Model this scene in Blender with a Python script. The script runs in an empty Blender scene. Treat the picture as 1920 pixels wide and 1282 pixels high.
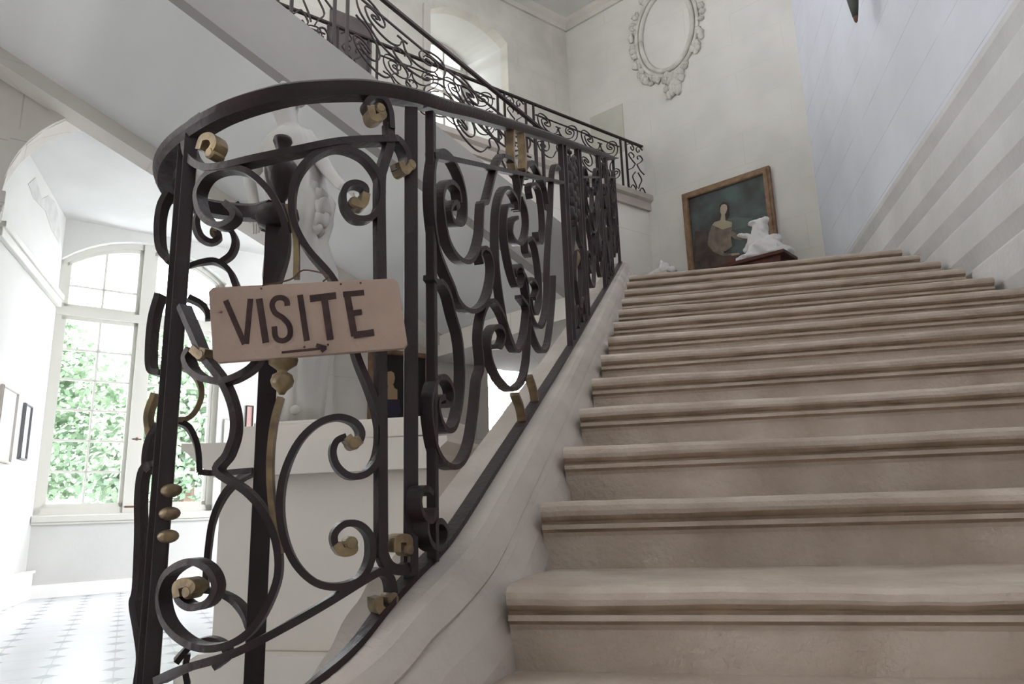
import bpy, bmesh, math, random
from mathutils import Vector, Matrix, noise
random.seed(7)
scn = bpy.context.scene
COL = scn.collection
CZ = 1.10          # eye height above the tiled floor (metres)

# ------------------------------------------------------------------ camera
cam_d = bpy.data.cameras.new('camera'); cam = bpy.data.objects.new('camera', cam_d); COL.objects.link(cam)
cam_d.sensor_width = 36.0; cam_d.lens = 1365.0/1920*36.0; cam_d.clip_start = 0.05; cam_d.clip_end = 200
r = Vector((0.97478674, 0.22106698, -0.03033483)); u = Vector((0.07835756, -0.21184076, 0.97415789)); b = Vector((0.20892799, -0.95197315, -0.22382183))
cam.matrix_world = Matrix(((r.x, u.x, b.x, 0), (r.y, u.y, b.y, 0), (r.z, u.z, b.z, CZ), (0, 0, 0, 1)))
scn.camera = cam

# ------------------------------------------------------------------ exposure, daylight
scn.view_settings.view_transform = 'Standard'; scn.view_settings.look = 'None'
scn.view_settings.gamma = 1.0; scn.view_settings.use_curve_mapping = False
scn.view_settings.exposure = 1.6
w = bpy.data.worlds.new('overcast_sky'); scn.world = w; w.use_nodes = True
nt = w.node_tree; bg = nt.nodes['Background']
tc = nt.nodes.new('ShaderNodeTexCoord'); sx = nt.nodes.new('ShaderNodeSeparateXYZ'); cr = nt.nodes.new('ShaderNodeValToRGB')
nt.links.new(tc.outputs['Generated'], sx.inputs[0]); nt.links.new(sx.outputs['Z'], cr.inputs[0])
cr.color_ramp.elements[0].color = (0.86, 0.87, 0.90, 1); cr.color_ramp.elements[1].color = (0.90, 0.93, 1.0, 1)
nt.links.new(cr.outputs[0], bg.inputs['Color']); bg.inputs['Strength'].default_value = 8.0

# building frame: s runs along the gallery wall, o towards the viewer's side
AZ = math.radians(40)
DV = Vector((math.sin(AZ), math.cos(AZ), 0)); NV = Vector((math.cos(AZ), -math.sin(AZ), 0)); P0 = Vector((-1.5, 5.0, 0))
def B(s, o, z=0.0):
    p = P0 + DV*s + NV*o; return Vector((p.x, p.y, z + CZ))
FW_O = Vector((1.8, 8.3, 0)); FW_D = Vector((-0.8746, 0.4848, 0)); FW_N = Vector((-0.4848, -0.8746, 0))
def FWp(t, n, z):
    p = FW_O + FW_D*t + FW_N*n; return Vector((p.x, p.y, z + CZ))

def area(name, loc, direction, sx_, sy_, power, color=(1, 1, 1), portal=False):
    l = bpy.data.lights.new(name, 'AREA'); l.shape = 'RECTANGLE'; l.size = sx_; l.size_y = sy_; l.energy = power; l.color = color
    o = bpy.data.objects.new(name, l); COL.objects.link(o); o.location = loc
    o.rotation_euler = Vector(direction).to_track_quat('-Z', 'Y').to_euler()
    if portal: l.cycles.is_portal = True
    return o
area('portal_window', B(-0.44, -9.75, 2.45), NV, 2.9, 5.0, 1, portal=True)
area('portal_niche', B(2.1, -3.95, 5.8), NV, 1.3, 2.1, 1, portal=True)
area('portal_far', B(7.6, -9.75, 2.3), NV, 2.2, 4.6, 1, portal=True)
area('portal_added_gallery_a', B(-4.3, -3.2, 5.85), NV, 4.7, 2.6, 1, portal=True)  # for an unseen gallery opening added to light the hall
area('portal_added_clerestory', (2.25, 3.5, 5.85+CZ), (-1, 0, 0), 1.9, 2.3, 1, portal=True)  # for the high right-wall opening, added out of view as extra daylight
area('portal_added_gallery_b', B(-9.0, -3.2, 5.85), NV, 3.3, 2.4, 1, portal=True)  # second added gallery opening, out of view, brightens the hall

# ------------------------------------------------------------------ materials
def mat(name, base, rough=0.8, metal=0.0, var=0.0, scale=6.0, bump=0.0, bscale=40.0, col2=None, spec=0.3, detail=6):
    m = bpy.data.materials.new(name); m.use_nodes = True; n = m.node_tree.nodes; L = m.node_tree.links
    bs = n['Principled BSDF']; bs.inputs['Roughness'].default_value = rough; bs.inputs['Metallic'].default_value = metal
    bs.inputs['Specular IOR Level'].default_value = spec
    bs.inputs['Base Color'].default_value = (*base, 1)
    if var or col2:
        t = n.new('ShaderNodeTexCoord'); nz = n.new('ShaderNodeTexNoise'); nz.inputs['Scale'].default_value = scale; nz.inputs['Detail'].default_value = detail
        L.new(t.outputs['Object'], nz.inputs['Vector'])
        rp = n.new('ShaderNodeValToRGB'); L.new(nz.outputs['Fac'], rp.inputs[0])
        c2 = col2 or tuple(max(0, c*(1-var)) for c in base)
        rp.color_ramp.elements[0].position = 0.35; rp.color_ramp.elements[0].color = (*c2, 1)
        rp.color_ramp.elements[1].position = 0.65; rp.color_ramp.elements[1].color = (*base, 1)
        L.new(rp.outputs[0], bs.inputs['Base Color'])
    if bump:
        t2 = n.new('ShaderNodeTexCoord'); nb = n.new('ShaderNodeTexNoise'); nb.inputs['Scale'].default_value = bscale; nb.inputs['Detail'].default_value = 5
        L.new(t2.outputs['Object'], nb.inputs['Vector']); bp = n.new('ShaderNodeBump'); bp.inputs['Strength'].default_value = bump; bp.inputs['Distance'].default_value = 0.01
        L.new(nb.outputs['Fac'], bp.inputs['Height']); L.new(bp.outputs[0], bs.inputs['Normal'])
    return m
def add_joints(m, z0, step, width, dark, vert=None, jitter=0.0):
    """thin masonry joints drawn at regular heights (z in object space) and, staggered, along the wall"""
    n = m.node_tree.nodes; L = m.node_tree.links; bs = n['Principled BSDF']
    t = n.new('ShaderNodeTexCoord'); s = n.new('ShaderNodeSeparateXYZ'); L.new(t.outputs['Object'], s.inputs[0])
    def M(op, a, b=None):
        k = n.new('ShaderNodeMath'); k.operation = op
        for i, v in enumerate((a, b)):
            if v is None: continue
            if isinstance(v, (int, float)): k.inputs[i].default_value = v
            else: L.new(v, k.inputs[i])
        return k.outputs[0]
    zz = M('DIVIDE', M('SUBTRACT', s.outputs['Z'], z0), step)
    f = M('ABSOLUTE', M('SUBTRACT', M('FRACT', zz), 0.5))
    line = M('GREATER_THAN', f, 0.5 - width/step/2)
    if vert:
        row = M('FLOOR', zz); off = M('MULTIPLY', M('MODULO', row, 2.0), 0.5)
        xx = M('ADD', M('DIVIDE', s.outputs['X'], vert), off)
        g = M('ABSOLUTE', M('SUBTRACT', M('FRACT', xx), 0.5))
        line = M('MAXIMUM', line, M('GREATER_THAN', g, 0.5 - width/vert/2))
    nz = n.new('ShaderNodeTexNoise'); nz.inputs['Scale'].default_value = 2.3; L.new(t.outputs['Object'], nz.inputs['Vector'])
    amt = M('MULTIPLY', line, M('MULTIPLY', M('SUBTRACT', nz.outputs['Fac'], 0.25), 1.6))
    mx = n.new('ShaderNodeMix'); mx.data_type = 'RGBA'; mx.clamp_factor = True
    L.new(amt, mx.inputs[0]); 
    src = bs.inputs['Base Color'].links[0].from_socket if bs.inputs['Base Color'].links else None
    if src: L.new(src, mx.inputs[6])
    else: mx.inputs[6].default_value = bs.inputs['Base Color'].default_value
    mx.inputs[7].default_value = (*dark, 1); L.new(mx.outputs[2], bs.inputs['Base Color'])
    return m
M_block = mat('pedestal_stone', (0.72, 0.67, 0.61), 0.9, var=0.08, scale=1.6, bump=0.3, bscale=10)
M_plaster = mat('white_plaster', (0.84, 0.83, 0.80), 0.9, var=0.10, scale=1.1, bump=0.25, bscale=14)
M_soffit = mat('soffit_plaster', (0.82, 0.815, 0.79), 0.9, var=0.12, scale=0.9, bump=0.2, bscale=8)
M_wallR = add_joints(mat('whitewashed_ashlar', (0.78, 0.80, 0.88), 0.85, var=0.08, scale=1.5, bump=0.25, bscale=20), 3.89, 0.40, 0.006, (0.38, 0.37, 0.39))
M_course = mat('weathered_ashlar', (0.72, 0.71, 0.71), 0.9, var=0.12, scale=2.2, bump=0.4, bscale=25)
M_wallF = add_joints(mat('cream_ashlar', (0.79, 0.765, 0.715), 0.9, var=0.10, scale=1.6, bump=0.25, bscale=12), 0.1, 0.42, 0.010, (0.66, 0.64, 0.59), vert=1.1)
M_wallG = add_joints(mat('cream_ashlar_gallery', (0.78, 0.735, 0.665), 0.9, var=0.16, scale=2.2, bump=0.25, bscale=12), 0.15, 0.40, 0.012, (0.62, 0.59, 0.53), vert=0.9)
M_arc = add_joints(mat('grey_ashlar', (0.85, 0.80, 0.735), 0.9, var=0.10, scale=1.3, bump=0.3, bscale=10), 0.2, 0.55, 0.008, (0.52, 0.48, 0.45), vert=1.4)
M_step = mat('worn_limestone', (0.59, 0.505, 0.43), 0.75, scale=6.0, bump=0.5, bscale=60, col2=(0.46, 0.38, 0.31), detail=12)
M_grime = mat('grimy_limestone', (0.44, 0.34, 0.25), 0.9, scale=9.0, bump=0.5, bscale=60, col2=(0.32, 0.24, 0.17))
M_curb = mat('limestone_curb', (0.56, 0.50, 0.45), 0.8, scale=4.0, bump=0.4, bscale=40, col2=(0.46, 0.41, 0.365))
M_iron = mat('wrought_iron', (0.034, 0.017, 0.019), 0.45, metal=0.25, scale=18, bump=0.25, bscale=60, col2=(0.028, 0.020, 0.022), spec=0.5)
M_iron2 = mat('wrought_iron_far', (0.040, 0.026, 0.026), 0.55, metal=0.2)
M_gilt = mat('worn_gilding', (0.34, 0.25, 0.13), 0.45, metal=0.4, scale=25, col2=(0.17, 0.12, 0.075), spec=0.5, bump=0.3, bscale=80)
M_wood = mat('weathered_board', (0.52, 0.39, 0.31), 0.7, scale=5, col2=(0.43, 0.315, 0.25), bump=0.3, bscale=60)
M_paint = mat('dark_brown_paint', (0.040, 0.022, 0.024), 0.6, scale=40, col2=(0.075, 0.042, 0.034))
M_statue = mat('grey_marble', (0.52, 0.50, 0.465), 0.6, var=0.12, scale=5, bump=0.3, bscale=25)
M_gypsum = mat('white_gypsum', (0.85, 0.83, 0.82), 0.8, var=0.08, scale=8, bump=0.4, bscale=40)
M_frame = mat('old_gilt_frame', (0.30, 0.19, 0.11), 0.5, metal=0.15, scale=14, col2=(0.20, 0.12, 0.07), bump=0.3, bscale=60)
M_dark = mat('dark_frame', (0.05, 0.035, 0.03), 0.5)
M_white = mat('window_paint', (0.56, 0.55, 0.50), 0.6, bump=0.1, bscale=30)
M_tree = mat('spring_leaves', (0.27, 0.34, 0.24), 0.8, scale=1.2, col2=(0.13, 0.20, 0.12))
M_trunk = mat('tree_bark', (0.14, 0.10, 0.07), 0.9, bump=0.5, bscale=10)
M_grass = mat('lawn_grass', (0.24, 0.30, 0.19), 0.9, scale=3, col2=(0.15, 0.20, 0.12))
M_redwood = mat('red_brown_wood', (0.11, 0.035, 0.022), 0.5, scale=12, col2=(0.06, 0.02, 0.015))
M_patch = mat('pale_patch', (0.63, 0.62, 0.535), 0.9, var=0.08, scale=3)
M_slate = mat('dark_grey_panel', (0.10, 0.085, 0.085), 0.6, scale=5, col2=(0.16, 0.13, 0.125))
M_lance = mat('dark_green_paint', (0.045, 0.055, 0.04), 0.4)
M_rust = mat('brown_tip', (0.12, 0.06, 0.04), 0.5)
def glass():
    m = bpy.data.materials.new('window_glass'); m.use_nodes = True; n = m.node_tree.nodes; L = m.node_tree.links
    for k in list(n): n.remove(k)
    o = n.new('ShaderNodeOutputMaterial'); mx = n.new('ShaderNodeMixShader'); tr = n.new('ShaderNodeBsdfTransparent'); gl = n.new('ShaderNodeBsdfGlossy')
    gl.inputs['Roughness'].default_value = 0.03; mx.inputs[0].default_value = 0.05; tr.inputs[0].default_value = (0.97, 0.98, 0.98, 1)
    L.new(tr.outputs[0], mx.inputs[1]); L.new(gl.outputs[0], mx.inputs[2]); L.new(mx.outputs[0], o.inputs[0]); return m
M_glass = glass()
def tile_mat():
    m = mat('octagon_tiles', (0.66, 0.68, 0.73), 0.25, var=0.06, scale=3, spec=0.5); n = m.node_tree.nodes; L = m.node_tree.links; bs = n['Principled BSDF']
    t = n.new('ShaderNodeTexCoord'); mp = n.new('ShaderNodeMapping'); mp.inputs['Rotation'].default_value = (0, 0, math.radians(50)); mp.inputs['Scale'].default_value = (1/0.45, 1/0.45, 1)
    L.new(t.outputs['Object'], mp.inputs[0]); s = n.new('ShaderNodeSeparateXYZ'); L.new(mp.outputs[0], s.inputs[0])
    def M(op, a, b=None):
        k = n.new('ShaderNodeMath'); k.operation = op
        for i, v in enumerate((a, b)):
            if v is None: continue
            if isinstance(v, (int, float)): k.inputs[i].default_value = v
            else: L.new(v, k.inputs[i])
        return k.outputs[0]
    ax = M('ABSOLUTE', M('SUBTRACT', M('FRACT', s.outputs['X']), 0.5)); ay = M('ABSOLUTE', M('SUBTRACT', M('FRACT', s.outputs['Y']), 0.5))
    sm = M('ADD', ax, ay); dark = M('GREATER_THAN', sm, 0.80)
    l1 = M('LESS_THAN', M('ABSOLUTE', M('SUBTRACT', sm, 0.80)), 0.012); l2 = M('GREATER_THAN', M('MAXIMUM', ax, ay), 0.488)
    ln = M('MAXIMUM', l1, M('MULTIPLY', l2, M('LESS_THAN', sm, 0.80)))
    src = bs.inputs['Base Color'].links[0].from_socket
    a = n.new('ShaderNodeMix'); a.data_type = 'RGBA'; L.new(dark, a.inputs[0]); L.new(src, a.inputs[6]); a.inputs[7].default_value = (0.30, 0.32, 0.37, 1)
    c = n.new('ShaderNodeMix'); c.data_type = 'RGBA'; L.new(ln, c.inputs[0]); L.new(a.outputs[2], c.inputs[6]); c.inputs[7].default_value = (0.48, 0.47, 0.46, 1)
    L.new(c.outputs[2], bs.inputs['Base Color']); return m
M_tile = tile_mat()

# ------------------------------------------------------------------ object helpers
def link(name, me, m, parent=None):
    o = bpy.data.objects.new(name, me); COL.objects.link(o)
    if m is not None: me.materials.append(m)
    if parent is not None:
        o.parent = parent; o.matrix_parent_inverse = parent.matrix_world.inverted() if parent.type != 'EMPTY' else Matrix.Translation(parent.location).inverted()
    return o
def mesh(name, vs, fs, m, parent=None, smooth=False, bevel=0.0):
    me = bpy.data.meshes.new(name); me.from_pydata([tuple(v) for v in vs], [], fs)
    bm = bmesh.new(); bm.from_mesh(me); bmesh.ops.recalc_face_normals(bm, faces=bm.faces); bm.to_mesh(me); bm.free()
    if smooth:
        for p in me.polygons: p.use_smooth = True
    o = link(name, me, m, parent)
    if bevel:
        bv = o.modifiers.new('bevel', 'BEVEL'); bv.width = bevel; bv.segments = 2; bv.limit_method = 'ANGLE'
    return o
def thing(name, label, cat, loc=(0, 0, 0), group=None):
    o = bpy.data.objects.new(name, None); COL.objects.link(o); o.location = loc; o.empty_display_size = 0.1
    o['label'] = label; o['category'] = cat
    if group: o['group'] = group
    return o
def tag(o, label, cat, group=None):
    o['label'] = label; o['category'] = cat
    if group: o['group'] = group
    return o
def struct(o): o['kind'] = 'structure'; return o
BOXF = [(0, 1, 3, 2), (4, 6, 7, 5), (0, 4, 5, 1), (2, 3, 7, 6), (0, 2, 6, 4), (1, 5, 7, 3)]
class MB:
    """collects shapes of ONE part"""
    def __init__(s): s.v = []; s.f = []
    def add(s, vs, fs):
        k = len(s.v); s.v += [Vector(v) for v in vs]; s.f += [tuple(i+k for i in f) for f in fs]; return s
    def box(s, fr, a0, a1, b0, b1, c0, c1):
        return s.add([fr(a, b, c) for a in (a0, a1) for b in (b0, b1) for c in (c0, c1)], BOXF)
    def prism(s, fr, poly, c0, c1):
        n = len(poly); vs = [fr(p[0], p[1], c0) for p in poly] + [fr(p[0], p[1], c1) for p in poly]
        fs = [tuple(range(n)), tuple(range(2*n-1, n-1, -1))] + [(i, (i+1) % n, n+(i+1) % n, n+i) for i in range(n)]
        return s.add(vs, fs)
    def lathe(s, c, prof, seg=20, sx=1.0, sy=1.0):
        vs = []; fs = []; n = len(prof)
        for r_, z in prof:
            for k in range(seg):
                a = 2*math.pi*k/seg; vs.append((c[0]+sx*r_*math.cos(a), c[1]+sy*r_*math.sin(a), c[2]+z))
        for i in range(n-1):
            for k in range(seg): fs.append((i*seg+k, i*seg+(k+1) % seg, (i+1)*seg+(k+1) % seg, (i+1)*seg+k))
        fs.append(tuple(range(seg-1, -1, -1))); fs.append(tuple(range((n-1)*seg, n*seg)))
        return s.add(vs, fs)
    def ball(s, c, rx, ry, rz, seg=10, rot=None, lump=0.0, sd=0):
        vs = []; fs = []; R_ = rot or Matrix.Identity(3)
        for i in range(1, seg):
            th = math.pi*i/seg
            for k in range(2*seg):
                a = math.pi*k/seg; d = Vector((math.sin(th)*math.cos(a), math.sin(th)*math.sin(a), math.cos(th)))
                q = 1 + (lump*noise.noise(d*2.1 + Vector((sd, sd*1.7, 0))) if lump else 0)
                vs.append(Vector(c) + R_ @ Vector((d.x*rx*q, d.y*ry*q, d.z*rz*q)))
        T = len(vs); vs.append(Vector(c) + R_ @ Vector((0, 0, rz))); vs.append(Vector(c) + R_ @ Vector((0, 0, -rz)))
        for i in range(seg-2):
            for k in range(2*seg): fs.append((i*2*seg+k, (i+1)*2*seg+k, (i+1)*2*seg+(k+1) % (2*seg), i*2*seg+(k+1) % (2*seg)))
        for k in range(2*seg):
            fs.append((T, k, (k+1) % (2*seg))); e = (seg-2)*2*seg; fs.append((T+1, e+(k+1) % (2*seg), e+k))
        return s.add(vs, fs)
    def tube(s, pts, rad, seg=8):
        pts = [Vector(p) for p in pts]; n = len(pts); vs = []; fs = []
        rad = rad if isinstance(rad, (list, tuple)) else [rad]*n
        up = Vector((0.31, 0.17, 0.93))
        for i, p in enumerate(pts):
            t = (pts[min(i+1, n-1)] - pts[max(i-1, 0)]).normalized(); a = t.cross(up).normalized(); c = a.cross(t)
            for k in range(seg): vs.append(p + (a*math.cos(2*math.pi*k/seg) + c*math.sin(2*math.pi*k/seg))*rad[i])
        for i in range(n-1):
            for k in range(seg): fs.append((i*seg+k, i*seg+(k+1) % seg, (i+1)*seg+(k+1) % seg, (i+1)*seg+k))
        fs.append(tuple(range(seg))[::-1]); fs.append(tuple(range((n-1)*seg, n*seg)))
        return s.add(vs, fs)
    def bar(s, pts, normals, thick, depth, taper=None):
        """flat bar swept along pts: thick measured in the panel's plane, depth along the normals"""
        n = len(pts); vs = []; fs = []
        for i in range(n):
            t = (pts[min(i+1, n-1)] - pts[max(i-1, 0)]).normalized(); nn = normals[i]; nn = (nn - t*nn.dot(t)).normalized(); c = t.cross(nn).normalized()
            k = taper(i/(n-1)) if taper else 1.0
            for a, e in ((-1, -1), (1, -1), (1, 1), (-1, 1)): vs.append(pts[i] + c*(a*thick*k/2) + nn*(e*depth/2))
        for i in range(n-1):
            for k in range(4): fs.append((i*4+k, i*4+(k+1) % 4, (i+1)*4+(k+1) % 4, (i+1)*4+k))
        fs.append((3, 2, 1, 0)); e = (n-1)*4; fs.append((e, e+1, e+2, e+3))
        return s.add(vs, fs)
    def build(s, name, m, parent=None, smooth=False, bevel=0.0):
        return mesh(name, s.v, s.f, m, parent, smooth, bevel)
def W(x, y, z): return Vector((x, y, z + CZ))
def spline(P, n=5):
    P = [Vector(p) for p in P]
    if len(P) < 3: return P
    Q = [2*P[0]-P[1]] + P + [2*P[-1]-P[-2]]; out = []
    for i in range(1, len(Q)-2):
        a, b_, c, d = Q[i-1:i+3]
        for k in range(n):
            t = k/n; out.append(0.5*((2*b_) + (c-a)*t + (2*a-5*b_+4*c-d)*t*t + (3*b_-a-3*c+d)*t**3))
    out.append(P[-1]); return out
def fillpoly(name, pts, m, parent, thick=0.002, nrm=None):
    """flat painted shape with a slight thickness; pts in world space"""
    nrm = nrm or Vector((0, 0, 1)); n = len(pts)
    vs = list(pts) + [p + nrm*thick for p in pts]
    fs = [tuple(range(n)), tuple(range(2*n-1, n-1, -1))] + [(i, (i+1) % n, n+(i+1) % n, n+i) for i in range(n)]
    return mesh(name, vs, fs, m, parent)

def wall(name, fr, a0, a1, z0, z1, holes, thick, m, front=0.0):
    """wall in frame fr(a, depth, z) from a0 to a1, z0 to z1 with holes (list of [(a, zbot, ztop), ...] profiles); thickness goes to -depth"""
    cuts = sorted({a0, a1} | {p[0] for h in holes for p in h}); cuts = [c for c in cuts if a0-1e-9 <= c <= a1+1e-9]
    def lerp(h, a):
        for i in range(len(h)-1):
            if h[i][0] <= a <= h[i+1][0]:
                k = (a-h[i][0])/(h[i+1][0]-h[i][0]); return (h[i][1]+(h[i+1][1]-h[i][1])*k, h[i][2]+(h[i+1][2]-h[i][2])*k)
    mb = MB()
    def quad(a, b_, c, d): mb.add([a, b_, c, d], [(0, 1, 2, 3)])
    f, k = front, front-thick
    for i in range(len(cuts)-1):
        A, C = cuts[i], cuts[i+1]
        if C-A < 1e-6: continue
        mid = (A+C)/2; hs = [h for h in holes if h[0][0] < mid < h[-1][0]]
        hs.sort(key=lambda h: lerp(h, mid)[0]); pA = z0; pC = z0
        for h in hs:
            la, lc = lerp(h, A), lerp(h, C)
            if la[0] > pA+1e-6 or lc[0] > pC+1e-6:
                for d in (f, k): quad(fr(A, d, pA), fr(C, d, pC), fr(C, d, lc[0]), fr(A, d, la[0]))
                quad(fr(A, f, la[0]), fr(C, f, lc[0]), fr(C, k, lc[0]), fr(A, k, la[0]))
            quad(fr(A, f, la[1]), fr(C, f, lc[1]), fr(C, k, lc[1]), fr(A, k, la[1])); pA, pC = la[1], lc[1]
        for d in (f, k): quad(fr(A, d, pA), fr(C, d, pC), fr(C, d, z1), fr(A, d, z1))
    for h in holes:
        for e in (h[0], h[-1]):
            if e[2]-e[1] > 1e-4: quad(fr(e[0], f, e[1]), fr(e[0], f, e[2]), fr(e[0], k, e[2]), fr(e[0], k, e[1]))
    quad(fr(a0, f, z0), fr(a0, f, z1), fr(a0, k, z1), fr(a0, k, z0)); quad(fr(a1, f, z0), fr(a1, f, z1), fr(a1, k, z1), fr(a1, k, z0)); quad(fr(a0, f, z1), fr(a1, f, z1), fr(a1, k, z1), fr(a0, k, z1))
    o = mb.build(name, m); bm = bmesh.new(); bm.from_mesh(o.data); bmesh.ops.remove_doubles(bm, verts=bm.verts, dist=1e-5); bmesh.ops.recalc_face_normals(bm, faces=bm.faces); bm.to_mesh(o.data); bm.free()
    return struct(o)
def arch_hole(a0, a1, zb, zs, zc, n=16):
    """opening with vertical jambs to zs and a segmental or elliptical head rising to zc"""
    c = (a0+a1)/2; h = (a1-a0)/2; out = []
    for i in range(n+1):
        x = -math.cos(math.pi*i/n); out.append((c+h*x, zb, zs+(zc-zs)*math.sqrt(max(0, 1-x*x))))
    return out
def seg_hole(a0, a1, zb, zs, zc, n=14):
    c = (a0+a1)/2; h = (a1-a0)/2; rise = zc-zs; R_ = (h*h+rise*rise)/(2*rise); out = []
    for i in range(n+1):
        x = -h+2*h*i/n; out.append((c+x, zb, zc-R_+math.sqrt(R_*R_-x*x)))
    return out

M_plaster2 = mat('relief_plaster', (0.74, 0.715, 0.65), 0.9, var=0.2, scale=6, bump=0.3, bscale=30)
M_curb2 = mat('string_plaster', (0.36, 0.34, 0.32), 0.9, var=0.08, scale=2.0, bump=0.2, bscale=12)
M_shadeband = mat('shade_banded_soffit', (0.87, 0.865, 0.84), 0.9, var=0.24, scale=1.0, bump=0.2, bscale=8, detail=2)  # rib shading painted into the soffit colour as stretched noise bands
_n = M_shadeband.node_tree; _t = [x for x in _n.nodes if x.type == 'TEX_COORD'][0]; _z = [x for x in _n.nodes if x.type == 'TEX_NOISE' and abs(x.inputs['Scale'].default_value-1.0) < 1e-6][0]
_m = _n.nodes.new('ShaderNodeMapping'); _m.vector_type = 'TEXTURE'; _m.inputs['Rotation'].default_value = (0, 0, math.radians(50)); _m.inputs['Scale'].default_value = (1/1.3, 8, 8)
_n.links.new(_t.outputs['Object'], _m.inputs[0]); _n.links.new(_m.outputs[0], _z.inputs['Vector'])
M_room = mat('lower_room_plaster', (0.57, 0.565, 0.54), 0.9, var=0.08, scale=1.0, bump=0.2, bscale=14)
M_palewood = mat('pale_wood_frame', (0.55, 0.50, 0.46), 0.6)
M_greyframe = mat('grey_frame', (0.16, 0.16, 0.17), 0.5)
M_bare = mat('bare_plaster', (0.50, 0.50, 0.48), 0.95, var=0.15, scale=5)
PATCHPTS = [(2.29, 4.59), (1.99, 4.83), (1.55, 4.69), (1.24, 4.88), (0.8, 5.02), (0.57, 4.86), (0.29, 4.6), (0.26, 4.45), (0.84, 4.48), (1.31, 4.6), (1.97, 4.52)]
M_hall = mat('hall_wall_behind', (0.35, 0.32, 0.29), 0.9, var=0.1, scale=2)
# ================================================================== THE SETTING
def world_fr(x, y, z): return Vector((x, y, z + CZ))
# floor
o = struct(mesh('floor', [W(-16, -6, -1.1), W(12, -6, -1.1), W(12, 22, -1.1), W(-16, 22, -1.1)], [(0, 1, 2, 3)], M_tile))
# right wall: stepped courses, every joint a groove with a crisp lower lip
prof = []
X0 = 1.715; x = X0; prof.append((x, -1.2))
for z in (-1.10, -0.80, -0.51, -0.21, 0.09, 0.385, 0.68, 0.98, 1.28, 1.585, 1.87, 2.20):
    prof += [(x, z-0.012), (x+0.006, z), (x+0.055, z+0.002), (x+0.050, z+0.03), (x+0.030, z+0.075), (x+0.008, z+0.12)]
    x += 0.006
prof += [(x, 2.36), (x, 4.6), (x+0.35, 4.6), (x+0.35, -1.2)]
def ext_y(prof, y0, y1):
    mb = MB(); n = len(prof)
    mb.add([world_fr(p[0], y0, p[1]) for p in prof] + [world_fr(p[0], y1, p[1]) for p in prof],
           [(i, (i+1) % n, n+(i+1) % n, n+i) for i in range(n)]); return mb
k = len(prof)-4
o = struct(ext_y(prof, -5.0, 8.36).build('wall_right', M_wallR))
o.data.materials.append(M_course)
for f in o.data.polygons:
    if f.center.z < 2.36 + CZ: f.material_index = 1
XR = x
FR_R = lambda a, d, z: world_fr(XR-d, a, z)
wall('wall_right_upper', FR_R, -5.0, 8.36, 4.6, 7.35, [seg_hole(2.6, 4.4, 4.75, 6.7, 6.9)], 0.35, M_wallR)  # opening is added, out of view, to let more daylight into the hall
# far wall
FR_F = lambda a, d, z: FWp(a, d, z)
wall('wall_back', FR_F, -0.30, 3.55, -1.1, 7.35, [], 0.4, M_wallF)
# gallery wall (upper storey) with the arched window niche, plus two unseen openings added for light
FR_B = lambda s, o_, z: B(s, o_, z)
wall('wall_gallery', FR_B, -12.5, 4.75, 4.02, 7.35, [seg_hole(1.53, 2.80, 4.83, 6.50, 6.72), seg_hole(-6.6, -2.0, 4.6, 6.8, 7.1), seg_hole(-10.6, -7.4, 4.7, 6.7, 7.0)], 0.12, M_wallG, front=-2.93)
# arcade wall (lower storey)
wall('wall_arcade', FR_B, -12.5, 4.75, -1.1, 3.84, [arch_hole(-2.79, -0.15, -1.1, 2.50, 3.58), [(1.80, -1.1, 1.62), (2.62, -1.1, 1.62)]], 0.32, M_arc, front=-2.15)
# arch ring
mb = MB(); ring = arch_hole(-2.79, -0.15, 0, 2.50, 3.58, 28); ring2 = arch_hole(-2.89, -0.05, 0, 2.50, 3.69, 28)
pin = [(-2.79, -1.1)] + [(p[0], p[2]) for p in ring] + [(-0.15, -1.1)]; pout = [(-2.89, -1.1)] + [(p[0], p[2]) for p in ring2] + [(-0.05, -1.1)]
for i in range(len(pin)-1):
    q = [pin[i], pin[i+1], pout[i+1], pout[i]]
    mb.add([B(a, -2.15, z) for a, z in q] + [B(a, -2.10, z) for a, z in q], [(4, 5, 6, 7), (0, 1, 5, 4), (3, 2, 6, 7)])
struct(mb.build('trim_1', M_arc))
mb = MB(); mb.box(FR_B, -2.93, -2.76, -2.5, -2.07, 2.38, 2.50); mb.box(FR_B, -2.91, -2.77, -2.5, -2.09, 2.33, 2.38)
struct(mb.build('trim_2', M_arc, bevel=0.01))
# niche of the upper window: splayed reveals and sloping soffit
mb = MB(); H = seg_hole(1.53, 2.80, 4.83, 6.50, 6.72)
def inner(p):
    k = (p[0]-1.53)/1.27; return 1.60 + k*(2.62-1.60)
for i in range(len(H)-1):
    a, c = H[i], H[i+1]
    mb.add([B(a[0], -3.05, a[2]), B(c[0], -3.05, c[2]), B(inner(c), -3.78, c[2]+0.02), B(inner(a), -3.78, a[2]+0.02)], [(0, 1, 2, 3)])
mb.add([B(2.80, -3.05, 4.83), B(2.80, -3.05, 6.50), B(2.62, -3.78, 6.52), B(2.62, -3.78, 4.83)], [(0, 1, 2, 3)])
mb.add([B(1.53, -3.05, 4.83), B(1.53, -3.05, 6.50), B(1.60, -3.78, 6.52), B(1.60, -3.78, 4.83)], [(0, 1, 2, 3)])
mb.add([B(1.53, -3.05, 4.83), B(2.80, -3.05, 4.83), B(2.62, -3.78, 4.83), B(1.60, -3.78, 4.83)], [(0, 1, 2, 3)])
struct(mb.build('trim_3', M_plaster))
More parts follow.
